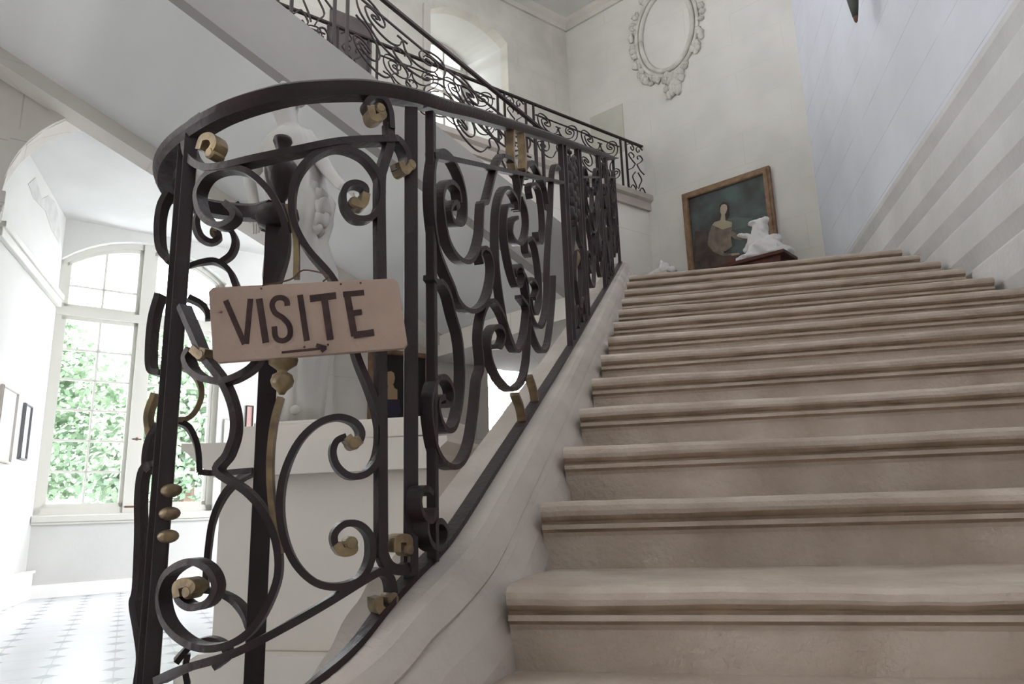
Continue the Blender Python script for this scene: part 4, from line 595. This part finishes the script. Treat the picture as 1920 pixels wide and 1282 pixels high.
# straight panels
def on_plane(Y, v): x = plX(Y); return W(x, Y, zb(Y)+v)
ns = lambda p: Vector((1, 0.035, 0)).normalized()
YJ = 1.868
def motif(Yc, half, parent, fn, nf, th, dp, m, hs=1.0, n=4, keys='abcd'):
    for k_, L_ in J['MOTIF'].items():
        if k_ not in keys: continue
        for sgn in (1, -1):
            L2 = [q for q in L_ if q[0] <= YJ+0.09]; scroll('scroll', [fn(Yc + sgn*(y-YJ)*half/0.44, v*hs) for y, v in L2], nf, parent, th, dp, m, n)
def inner_rail(Y0, Y1): scroll('inner_rail', [on_plane(Y0+(Y1-Y0)*i/6, 0.955-0.05*(Y0+(Y1-Y0)*i/6-1.44)) for i in range(7)], ns, rail_root, 0.014, 0.026, n=1)
for k_, L_ in list(J['MOTIF'].items()) + list(J['P1X'].items()): scroll('scroll', [on_plane(y, v) for y, v in L_], ns, rail_root, 0.0125, 0.026, n=4)
scroll('inner_rail', [on_plane(Y, 0.915-0.047*(Y-1.45)) for Y in (1.47, 1.9, 2.3, 2.8, 3.26)], ns, rail_root, 0.014, 0.026, n=1)
for d in (-0.075, 0.075):
    g = scroll('gilded_clip', [on_plane(2.335+d, 0.885), on_plane(2.335+d*1.25, 0.95), on_plane(2.335+d, 1.035)], ns, rail_root, 0.030, 0.028, M_gilt); g['label'] = 'gilded clip under the handrail'
    g = scroll('gilded_clip', [on_plane(2.38+d*1.3, 0.012), on_plane(2.38+d*1.3-0.03, 0.07), on_plane(2.38+d*1.3-0.09, 0.13)], ns, rail_root, 0.012, 0.028, M_gilt); g['label'] = 'gilded clip above the curb'
def panel(Yc, half):
    motif(Yc, half, rail_root, on_plane, ns, 0.0125, 0.026, M_iron); scroll('inner_rail', [on_plane(Yc-half, 0.86), on_plane(Yc, 0.86), on_plane(Yc+half, 0.86)], ns, rail_root, 0.014, 0.026, n=1)
for Y in (3.28, 3.40, 3.86, 3.98, 4.98, 5.10, 5.56, 5.66, 6.40): post('post', plX(Y), Y, zb(Y), zb(Y)+1.04, 0.026, rail_root)
panel(4.48, 0.47); panel(6.03, 0.35)
def narrow(Yc, half, fn, nf, parent, thick, depth, H, m=M_iron, n=4):
    """narrow panel: stacked C scrolls either side of a lyre"""
    for sg in (1, -1):
        for L_ in ([(0.95, .93), (0.5, .98), (0.15, .92), (0.25, .86), (0.5, .88), (0.5, .92)], [(0.1, .60), (0.5, .66), (0.85, .74), (0.55, .80), (0.2, .76), (0.3, .71)],
                   [(0.1, .60), (0.45, .50), (0.95, .44)], [(0.15, .44), (0.55, .32), (0.25, .20), (0.1, .12)], [(0.95, .06), (0.6, .16), (0.25, .10), (0.35, .04), (0.55, .06)]):
            scroll('scroll', [fn(Yc+sg*half*a, b_*H) for a, b_ in L_], nf, parent, thick, depth, m, n)
narrow(3.63, 0.20, on_plane, ns, rail_root, 0.0125, 0.024, 1.0); narrow(5.33, 0.20, on_plane, ns, rail_root, 0.0125, 0.024, 1.0)
# leafy cluster on the narrow panel
mb = MB()
for i in range(15):
    t = i/14; c = on_plane(3.50+0.24*math.sin(i*2.1)*0.5+0.1, 0.62+0.30*t); mb.ball(c, 0.024, 0.03, 0.045, 6, lump=0.4, sd=i)
g = mb.build('leaf_cluster', M_iron, rail_root, smooth=True)
g = MB().ball(on_plane(3.62, 0.40), 0.022, 0.035, 0.045, 8, lump=0.2).build('gilded_rosette', M_gilt, rail_root, smooth=True); g['label'] = 'gilded rosette on the narrow panel'
for k_, L_ in J['FEET'].items(): scroll('foot_scroll', [on_plane(y, v) for y, v in L_], ns, rail_root, 0.012, 0.030)

# the balustrade of the upper flight, and the level one along the gallery
HS = 0.74/1.05; MW = 0.89*HS
def rail_bar(pts, parent, wd=0.036, ht=0.022, m=M_iron2, name='handrail'):
    mb = MB(); vs = []; fs = []
    for i, p in enumerate(pts):
        for a, c in ((-wd/2, 0), (-wd/2, ht), (wd/2, ht), (wd/2, 0)): vs.append(p + NV*a + Vector((0, 0, c)))
    for i in range(len(pts)-1):
        for jn in range(4): fs.append((i*4+jn, i*4+(jn+1) % 4, (i+1)*4+(jn+1) % 4, (i+1)*4+jn))
    fs.append((0, 1, 2, 3)); e = (len(pts)-1)*4; fs.append((e+3, e+2, e+1, e)); return mesh(name, vs, fs, m, parent)
def upper_panel(sc, half, fn, parent):
    for d in (-half/2, half/2): motif(sc+d, half/2*0.97, parent, fn, lambda p: NV, 0.0095, 0.014, M_iron2, HS, 3)
    scroll('inner_rail', [fn(sc-half, 0.865*HS), fn(sc, 0.865*HS), fn(sc+half, 0.865*HS)], lambda p: NV, parent, 0.012, 0.016, M_iron2, 1)
def upost(s, fn, z1, parent):
    a = fn(s, 0); b_ = fn(s, z1); mb = MB(); h = 0.011
    mb.add([a + DV*x + NV*y for x in (-h, h) for y in (-h, h)] + [b_ + DV*x + NV*y for x in (-h, h) for y in (-h, h)], [(0, 1, 3, 2), (4, 6, 7, 5), (0, 4, 5, 1), (1, 5, 7, 3), (3, 7, 6, 2), (2, 6, 4, 0)]); mb.build('post', M_iron2, parent)
rb = thing('iron_balustrade', 'dark iron balustrade sloping down the upper flight, above the curved handrail', 'railing', B(-1, -0.06, 3.3))
fb = lambda s, v: B(s, -0.06, 2.845-0.42*s + v)
rail_bar([B(-5.2, -0.06, 3.61+0.395*5.2), B(-3, -0.06, 3.61+0.395*3), B(1.28, -0.06, 3.61-0.395*1.28)], rb)
rail_bar([B(-5.2, -0.06, 2.845+0.42*5.2), B(1.28, -0.06, 2.845-0.42*1.28)], rb, 0.03, 0.012, name='sole_bar')
for s in (1.25, 0.95, 0.87, -0.90, -1.00, -1.32, -1.42, -3.2, -3.3): upost(s, fb, 0.75, rb)
upper_panel(-0.01, 0.86, fb, rb); narrow(-1.16, 0.15, fb, lambda p: NV, rb, 0.0095, 0.014, 0.74, M_iron2, 3); upper_panel(-2.30, 0.86, fb, rb)
ra = thing('iron_balustrade', 'level dark iron balustrade along the upper gallery in front of the niche window', 'railing', B(2, -1.77, 4.1))
fa = lambda s, v: B(s, -1.77, 4.065 + v)
rail_bar([B(-6, -1.77, 4.80), B(4.27, -1.77, 4.80)], ra); rail_bar([B(-6, -1.77, 4.062), B(4.27, -1.77, 4.062)], ra, 0.025, 0.012, name='sole_bar')
for s in (4.26, 3.90, 3.80, 2.30, 2.18, 1.86, 1.76, 0.20, 0.10, -0.24, -0.34, -1.95, -2.05): upost(s, fa, 0.74, ra)
narrow(4.08, 0.16, fa, lambda p: NV, ra, 0.0095, 0.014, 0.74, M_iron2, 3); upper_panel(3.05, 0.72, fa, ra); narrow(2.02, 0.14, fa, lambda p: NV, ra, 0.0095, 0.014, 0.74, M_iron2, 3)
upper_panel(0.98, 0.74, fa, ra); narrow(-0.07, 0.14, fa, lambda p: NV, ra, 0.0095, 0.014, 0.74, M_iron2, 3); upper_panel(-1.15, 0.78, fa, ra)

# ================================================================== THE SIGN
SG = V(J['SIGN']); tl, tr, br, bl = SG; sn = (tr-tl).cross(bl-tl).normalized()
if sn.y > 0: sn = -sn
sign = thing('wooden_sign', 'weathered wooden VISITE sign with an arrow, tied to the curved iron railing', 'sign', (bl+br)/2)
mb = MB(); k_ = 0.05
def rc(a, b_, c): # rounded corner
    return [b_ + (a-b_).normalized()*0.008, b_ + (c-b_).normalized()*0.008]
pl_ = rc(bl, tl, tr) + rc(tl, tr, br) + rc(tr, br, bl) + rc(br, bl, tl)
mb.add(pl_ + [p - sn*0.014 for p in pl_], [tuple(range(8)), tuple(range(15, 7, -1))] + [(i, (i+1) % 8, 8+(i+1) % 8, 8+i) for i in range(8)])
mb.build('board', M_wood, sign, bevel=0.0015)
for k_, L_ in J['LET'].items():
    mb = MB(); lift = 0.0008
    for wd, pts in L_:
        P = [Vector(p) + sn*lift for p in pts]; P = spline(P, 5) if len(P) > 4 else P; lift += 0.00025
        if k_ == 'V' or len(P) == 2 or len(pts) > 4: mb.bar(P, [sn]*len(P), wd, 0.0012)
        else: mb.bar(P, [sn]*len(P), wd, 0.0012)
    mb.build('arrow' if k_ == 'arrow' else 'letter', M_paint, sign)
for p in V(J['NAILS']): MB().ball(p+sn*0.001, 0.0022, 0.0022, 0.0022, 5).build('nail', M_rust, sign)
a = Vector(J['STEM_UP'][3]) + Vector((0.02, -0.01, 0.012)); scroll('wire', [tl.lerp(tr, 0.28)+Vector((0, 0, -0.002)), tl.lerp(tr, 0.42)+Vector((0, 0.006, 0.010)), a, tl.lerp(tr, 0.62)+Vector((0, 0.004, 0.014)), tl.lerp(tr, 0.60)], lambda p: sn, sign, 0.0025, 0.0025, M_rust)

# ================================================================== THE STATUE ON ITS BLOCK
blk = thing('stone_pedestal', 'tall pale stone block with a moulded cornice, standing on the tiled floor under the statue', 'pedestal', (-1.7, 3.7, 0))
fr = lambda a, b_, c: W(a, b_, c)
MB().box(fr, -2.27, -1.12, 3.34, 4.0, -0.62, 0.21).build('block', M_block, blk, bevel=0.008)
MB().prism(lambda a, z, c: W(a, c, z), [(-2.39, -1.1), (-2.39, -0.70), (-2.34, -0.66), (-2.27, -0.62), (-1.12, -0.62), (-1.05, -0.70), (-1.05, -1.1)], 3.24, 4.06).build('plinth', M_block, blk)
MB().prism(lambda a, z, c: W(a, c, z), [(-2.27, 0.20), (-2.31, 0.22), (-2.31, 0.24), (-2.35, 0.27), (-2.42, 0.33), (-2.45, 0.345), (-2.45, 0.375), (-1.04, 0.345), (-1.04, 0.32), (-1.10, 0.27), (-1.12, 0.20)], 3.26, 4.04).build('cornice', M_block, blk)
mb = MB(); mb.box(fr, -2.17, -1.10, 3.32, 3.95, 0.36, 0.452); mb.box(fr, -2.10, -1.60, 3.34, 3.9, 0.452, 0.47); mb.build('upper_plinth', M_block, blk, bevel=0.006)
ST = {k_: W(*v) for k_, v in J['ST'].items()}
st = thing('marble_statue', 'pale grey marble statue of a standing draped person, behind the curved railing', 'statue', W(-1.83, 3.4, 0.47))
def skin_body(name, joints, edges, m, parent, root=0, sub=2):
    me = bpy.data.meshes.new(name); me.from_pydata([tuple(p) for p, r_ in joints], edges, []); o = link(name, me, m, parent)
    sk = o.modifiers.new('skin', 'SKIN'); sk.use_smooth_shade = True
    for i, (p, r_) in enumerate(joints):
        r_ = r_ if isinstance(r_, tuple) else (r_, r_); o.data.skin_vertices[0].data[i].radius = r_; o.data.skin_vertices[0].data[i].use_root = (i == root)
    s_ = o.modifiers.new('sub', 'SUBSURF'); s_.levels = sub; s_.render_levels = sub; return o
yy = lambda k_, dy=0, dx=0, dz=0: ST[k_] + Vector((dx, dy, dz))
Jn = [(yy('pelvis'), (0.125, 0.10)), (yy('waist'), (0.105, 0.085)), (yy('chest'), (0.135, 0.10)), (yy('chest', dz=0.10), (0.12, 0.085)), (yy('neck'), 0.062), (yy('chin', dz=0.03), 0.070), (yy('head', dz=0.0), (0.098, 0.108)), (yy('top', dz=-0.05), 0.075),
      (yy('shL', dx=0.03, dz=-0.02), 0.058), (yy('elL'), 0.043), (yy('haL', dy=-0.06), 0.030), (yy('shR', dx=-0.03, dz=-0.02), 0.058), (yy('elR', dy=-0.04), 0.043), (yy('haR', dy=-0.12), 0.030),
      (yy('hipL'), 0.085), (yy('knL', dy=-0.02), 0.060), (yy('anL'), 0.040), (yy('toL', dy=-0.13, dz=0.045), 0.030), (yy('hipR', dx=-0.03), 0.085), (yy('knR', dx=-0.03, dy=-0.06), 0.060), (yy('anR', dz=0.01), 0.040), (yy('toR', dy=-0.13, dz=0.05), 0.030)]
Ed = [(0, 1), (1, 2), (2, 3), (3, 4), (4, 5), (5, 6), (6, 7), (3, 8), (8, 9), (9, 10), (3, 11), (11, 12), (12, 13), (0, 14), (14, 15), (15, 16), (16, 17), (0, 18), (18, 19), (19, 20), (20, 21)]
# hands: palms and fingers as short chains
def fingers(Jn, Ed, at, d, sidev):
    base = len(Jn); pal = Jn[at][0] + d*0.05; Jn.append((pal, 0.024)); Ed.append((at, base))
    for q in range(4):
        a_ = pal + sidev*(q-1.5)*0.017 + d*0.03; L0 = (0.034, 0.040, 0.038, 0.030)[q]; i0 = len(Jn)
        Jn.append((a_, 0.009)); Jn.append((a_+d*L0+Vector((0, 0, -0.012)), 0.008)); Jn.append((a_+d*(L0+0.022)+Vector((0, 0, -0.032)), 0.007)); Ed.extend([(base, i0), (i0, i0+1), (i0+1, i0+2)])
    i0 = len(Jn); Jn.append((Jn[at][0]+d*0.03+sidev*0.03, 0.010)); Jn.append((Jn[at][0]+d*0.06+sidev*0.05, 0.008)); Ed.extend([(at, i0), (i0, i0+1)])
fingers(Jn, Ed, 10, Vector((0.25, -0.2, -0.9)).normalized(), Vector((1, 0, 0.2)).normalized())
fingers(Jn, Ed, 13, Vector((0.75, -0.4, -0.5)).normalized(), Vector((0.3, -0.9, 0.2)).normalized())
skin_body('body', Jn, Ed, M_statue, st)
hd = yy('head'); mb = MB()
mb.ball(hd+Vector((0, -0.104, -0.005)), 0.012, 0.020, 0.022, 6); mb.ball(hd+Vector((0.0, -0.088, -0.048)), 0.022, 0.012, 0.007, 6)
for sx_ in (-1, 1): mb.ball(hd+Vector((sx_*0.034, -0.090, 0.014)), 0.013, 0.010, 0.008, 6); mb.ball(hd+Vector((sx_*0.098, 0.0, -0.005)), 0.012, 0.02, 0.028, 6)
mb.build('face', M_statue, st, smooth=True)
mb = MB()
for i in range(26):
    a_ = random.uniform(0, 2*math.pi); e_ = random.uniform(0.15, 1.2); mb.ball(hd+Vector((math.cos(a_)*math.cos(e_)*0.086, 0.02+math.sin(a_)*math.cos(e_)*0.092, 0.03+math.sin(e_)*0.09)), 0.034, 0.034, 0.028, 5, lump=0.4, sd=i)
mb.build('hair', M_statue, st, smooth=True)
# robe with folds, from the chest down to one foot
def robe(name, rings, folds, m, parent, amp=1.0):
    vs = []; fs = []; n = 56
    for z, cx, rx, ry in rings:
        for q in range(n):
            a_ = 2*math.pi*q/n; fo = 1 + amp*(0.06*math.sin(folds*a_+z*4) + 0.035*math.sin(2.3*folds*a_-z*7) + 0.05*noise.noise(Vector((math.cos(a_)*2, math.sin(a_)*2, z*3))))
            vs.append(W(cx+rx*fo*math.cos(a_), 3.62+ry*fo*math.sin(a_), z))
    for i in range(len(rings)-1):
        for q in range(n): fs.append((i*n+q, i*n+(q+1) % n, (i+1)*n+(q+1) % n, (i+1)*n+q))
    fs.append(tuple(range(n-1, -1, -1))); fs.append(tuple(range((len(rings)-1)*n, len(rings)*n)))
    return mesh(name, vs, fs, m, parent, smooth=True)
robe('drapery', J['ROBE'], 8, M_statue, st)
mb = MB()
for i, (x_, z, rr) in enumerate(J['GATH']): mb.ball(W(x_, 3.56, z), rr, rr, rr*1.2, 8, lump=0.35, sd=i*3)
mb.build('gathered_cloth', M_statue, st, smooth=True)

# ================================================================== PICTURES
def picture(name, root, fr, a0, a1, z0, z1, fw, fd, canvas_m, frame_m=M_frame, off=0.0):
    mb = MB()
    for (x0, x1, y0, y1) in ((a0, a1, z1-fw, z1), (a0, a1, z0, z0+fw), (a0, a0+fw, z0+fw, z1-fw), (a1-fw, a1, z0+fw, z1-fw)): mb.box(fr, x0, x1, off, off+fd, y0, y1)
    q = fw*0.3
    for (x0, x1, y0, y1) in ((a0+q, a1-q, z1-fw+q*0.3, z1-q), (a0+q, a1-q, z0+q, z0+fw-q*0.3), (a0+q, a0+fw-q*0.3, z0+q, z1-q), (a1-fw+q*0.3, a1-q, z0+q, z1-q)): mb.box(fr, x0, x1, off+fd, off+fd+0.012, y0, y1)
    mb.build('frame', frame_m, root, bevel=0.004); return MB().box(fr, a0+fw*0.8, a1-fw*0.8, off+0.005, off+fd*0.5, z0+fw*0.8, z1-fw*0.8).build('canvas', canvas_m, root)
C_sky = mat('painted_evening_sky', (0.085, 0.12, 0.115), 0.5, scale=3.5, col2=(0.04, 0.035, 0.035), spec=0.4)
C_skin = mat('painted_skin', (0.42, 0.34, 0.27), 0.5); C_cream = mat('painted_cream_cloth', (0.24, 0.19, 0.145), 0.5, scale=12, col2=(0.15, 0.115, 0.09))
C_neck = mat('painted_pale_shoulders', (0.40, 0.34, 0.24), 0.5); C_brown = mat('painted_brown_dress', (0.095, 0.070, 0.062), 0.5, scale=8, col2=(0.05, 0.03, 0.025)); C_red = mat('painted_red_cloth', (0.12, 0.045, 0.03), 0.5)
C_hair = mat('painted_dark_hair', (0.05, 0.035, 0.03), 0.5); C_cloud = mat('painted_grey_cloud', (0.13, 0.16, 0.15), 0.5, scale=6, col2=(0.09, 0.11, 0.10))
pr_ = thing('framed_painting', 'large framed painting of a seated woman in a low-necked dress on the far landing wall', 'painting', FWp(1.1, 0.03, 2.3))
picture('frame', pr_, FR_F, 0.50, 1.66, 2.30, 3.90, 0.085, 0.055, C_sky, off=0.01)
def painted(name, key, fr, off, m, parent, nrm, data=J['PT']):
    fillpoly(name, [fr(a, off, z) for a, z in data[key]], m, parent, 0.0012, nrm)
nf_ = Vector((FW_N.x, FW_N.y, 0))
for i, (k_, nm, m_) in enumerate((('cloud', 'painted_cloud', C_cloud), ('skirt', 'painted_skirt', C_brown), ('red', 'painted_cloth', C_red), ('bodice', 'painted_bodice', C_cream), ('sleeveR', 'painted_sleeve', C_cream), ('sleeveL', 'painted_sleeve', C_cream), ('hand', 'painted_hand', C_skin), ('hair', 'painted_hair', C_hair), ('neck', 'painted_shoulders', C_neck), ('face', 'painted_face', C_skin))):
    painted(nm, k_, FR_F, 0.0385+0.0015*i, m_, pr_, nf_)
po = thing('framed_portrait', 'small dark portrait of a fair woman, hung low on the wall behind the railing', 'painting', B(0.68, -2.12, 0.8))
C_dk = mat('painted_dark_ground', (0.030, 0.022, 0.020), 0.5, scale=6, col2=(0.018, 0.02, 0.02)); C_fair = mat('painted_fair_skin', (0.50, 0.34, 0.20), 0.5); C_blue = mat('painted_blue_dress', (0.045, 0.042, 0.065), 0.5)
picture('frame', po, lambda a, d, z: B(a, -2.15+d, z), 0.33, 1.03, 0.80, 1.62, 0.05, 0.04, C_dk, off=0.0)
for nm, key, m_, of in (('painted_dress', 'dress', C_blue, 0.026), ('painted_shoulders', 'neck', C_fair, 0.0275), ('painted_face', 'face', C_fair, 0.029)): painted(nm, key, lambda a, d, z: B(a, -2.15+d, z), of, m_, po, NV, J['PO'])
C_paper = mat('pale_print', (0.62, 0.64, 0.62), 0.6, scale=4, col2=(0.72, 0.73, 0.72))
for a0, a1, z0, z1, lb, fm in ((0.84, 1.22, 0.90, 1.70, 'narrow dark-framed print on the left wall, nearer the big window', M_greyframe), (1.62, 2.35, 0.80, 1.78, 'thin pale-framed print at the left edge, further from the window', M_palewood)):
    p_ = thing('framed_print', lb, 'picture', FR_L(a0, 0.02, z0), 'prints on the left wall'); picture('frame', p_, FR_L, a0, a1, z0, z1, 0.03, 0.035, C_paper, fm)
p_ = thing('small_picture', 'small pale picture right of the big window, just above the pedestal cornice', 'picture', B(1.1, -9.22, 1.2)); picture('frame', p_, lambda a, d, z: B(a, -9.24+d, z), 0.98, 1.28, 1.2, 1.75, 0.02, 0.03, C_paper, M_white)
C_rose = mat('faded_red_binding', (0.45, 0.28, 0.26), 0.7)
p_ = thing('small_picture', 'narrow reddish picture right of the big window, beside the pale one', 'picture', B(1.4, -9.22, 1.6)); picture('frame', p_, lambda a, d, z: B(a, -9.24+d, z), 1.36, 1.50, 1.55, 2.02, 0.02, 0.03, C_rose, M_dark)
o = MB().box(FR_B, 0.15, 0.69, -2.93, -2.89, 5.20, 5.92).build('dark_panel', M_slate, bevel=0.006); tag(o, 'dark grey rectangular panel on the gallery wall behind the upper railings', 'panel')
o = MB().box(FR_F, 2.48, 3.04, -0.01, 0.012, 4.85, 5.58).build('wall_patch', M_patch); tag(o, 'pale square panel set in the far wall above the gallery railing end', 'panel')

lw = PATCHPTS
o = fillpoly('bare_stone_patch', [FR_L(a, 0.002, min(z, 4.96)) for a, z in lw], M_bare, None, 0.004, LN); tag(o, 'grey bare patch of fallen plaster high on the left wall by the big window', 'patch')
# ================================================================== PLASTER RELIEF
rl = thing('plaster_wreath', 'oval plaster wreath relief high on the far wall', 'relief', FWp(1.7, 0.02, 6.3))
tc_, zc_ = 1.70, 6.36
for rr, (ra_, rb_), nm in ((0.035, (0.40, 0.60), 'inner_moulding'), (0.028, (0.47, 0.68), 'outer_moulding')):
    mb = MB(); P = [FWp(tc_+ra_*math.cos(2*math.pi*i/48), 0.012, zc_+rb_*math.sin(2*math.pi*i/48)) for i in range(49)]; mb.tube(P, rr, 8); mb.build(nm, M_plaster2, rl, smooth=True)
mb = MB(); rnd = random.Random(3)
for i in range(90):
    a_ = rnd.uniform(0, 2*math.pi); 
    if 2.3 < a_ % (2*math.pi) < 2.9: continue
    k_ = rnd.uniform(1.0, 1.16); c = FWp(tc_+0.49*k_*math.cos(a_), 0.02, zc_+0.70*k_*math.sin(a_)); mb.ball(c, rnd.uniform(.03, .06), rnd.uniform(.02, .035), rnd.uniform(.03, .06), 6, lump=0.6, sd=i)
mb.build('leaves', M_plaster2, rl, smooth=True)
mb = MB()
for i in range(22): mb.ball(FWp(1.66+rnd.uniform(-.16, .16)*(1-i/40), 0.02, 5.68-0.32*i/22), .05, .03, .06, 6, lump=0.6, sd=i+50)
mb.build('pendant_leaves', M_plaster2, rl, smooth=True)

# ================================================================== LANDING THINGS
tb = thing('console_table', 'dark red-brown console table on the landing in front of the large painting', 'table', FWp(0.85, 0.4, 1.775))
frt = lambda a, d, z: FWp(a, d, z)
MB().box(frt, 0.24, 1.18, 0.22, 0.62, 2.60, 2.64).build('table_top', M_redwood, tb, bevel=0.006)
MB().box(frt, 0.30, 1.12, 0.26, 0.58, 2.52, 2.60).build('apron', M_redwood, tb)
for a in (0.30, 1.08):
    for d in (0.26, 0.54): MB().box(frt, a, a+0.04, d, d+0.04, 1.775, 2.52).build('leg', M_redwood, tb)
def lump(name, balls, m, label, cat, vox=0.018):
    mb = MB()
    for i, (c, rx, ry, rz) in enumerate(balls): mb.ball(c, rx, ry, rz, 8, lump=0.35, sd=i*2.3)
    o = mb.build(name, m); rm = o.modifiers.new('merge', 'REMESH'); rm.mode = 'VOXEL'; rm.voxel_size = vox; rm.use_smooth_shade = True; tag(o, label, cat); return o
def fz(px, py): return PXW[(px, py)]
bl_ = []
for (t, z, rx, rz) in SCULPT: bl_.append((FWp(t, 0.42, z), rx, rx*0.7, rz))
lump('plaster_group', bl_, M_gypsum, 'broken white plaster sculpture of a rearing form, on the console table by the painting', 'sculpture', 0.014)
o = MB().box(frt, 1.72, 2.12, 0.15, 0.50, 1.775, 2.80).build('stone_pier', M_curb, bevel=0.01); tag(o, 'low stone pier on the landing left of the large painting', 'pier')
lump('plaster_fragment', [(FWp(1.76, 0.3, 2.84), .07, .08, .05), (FWp(1.86, 0.3, 2.88), .08, .06, .09), (FWp(1.95, 0.3, 2.85), .07, .07, .06), (FWp(2.03, 0.3, 2.84), .06, .06, .05), (FWp(1.90, .3, 2.96), .03, .03, .05)], M_gypsum, 'small white plaster fragment on the stone pier left of the painting', 'sculpture', 0.012)
# lance hung on the right wall, point down
ln = thing('lance', 'dark green pointed lance with a brown tip, hanging point down at the top right', 'lance', (1.62, 5.38, 3.55+CZ))
MB().lathe((1.60, 5.38, 3.555+CZ), [(0.004, 0), (0.012, 0.012), (0.020, 0.05)], 16).build('tip', M_rust, ln, smooth=True)
MB().lathe((1.60, 5.38, 3.605+CZ), [(0.020, 0), (0.034, 0.09), (0.048, 0.2), (0.060, 0.36), (0.066, 0.55), (0.060, 0.8), (0.03, 1.1), (0.018, 1.3), (0.018, 2.2)], 16).build('shaft', M_lance, ln, smooth=True)
MB().tube([(1.60, 5.38, 5.2+CZ), (1.70, 5.38, 5.2+CZ), (1.82, 5.38, 5.2+CZ)], 0.012).build('bracket', M_iron2, ln)
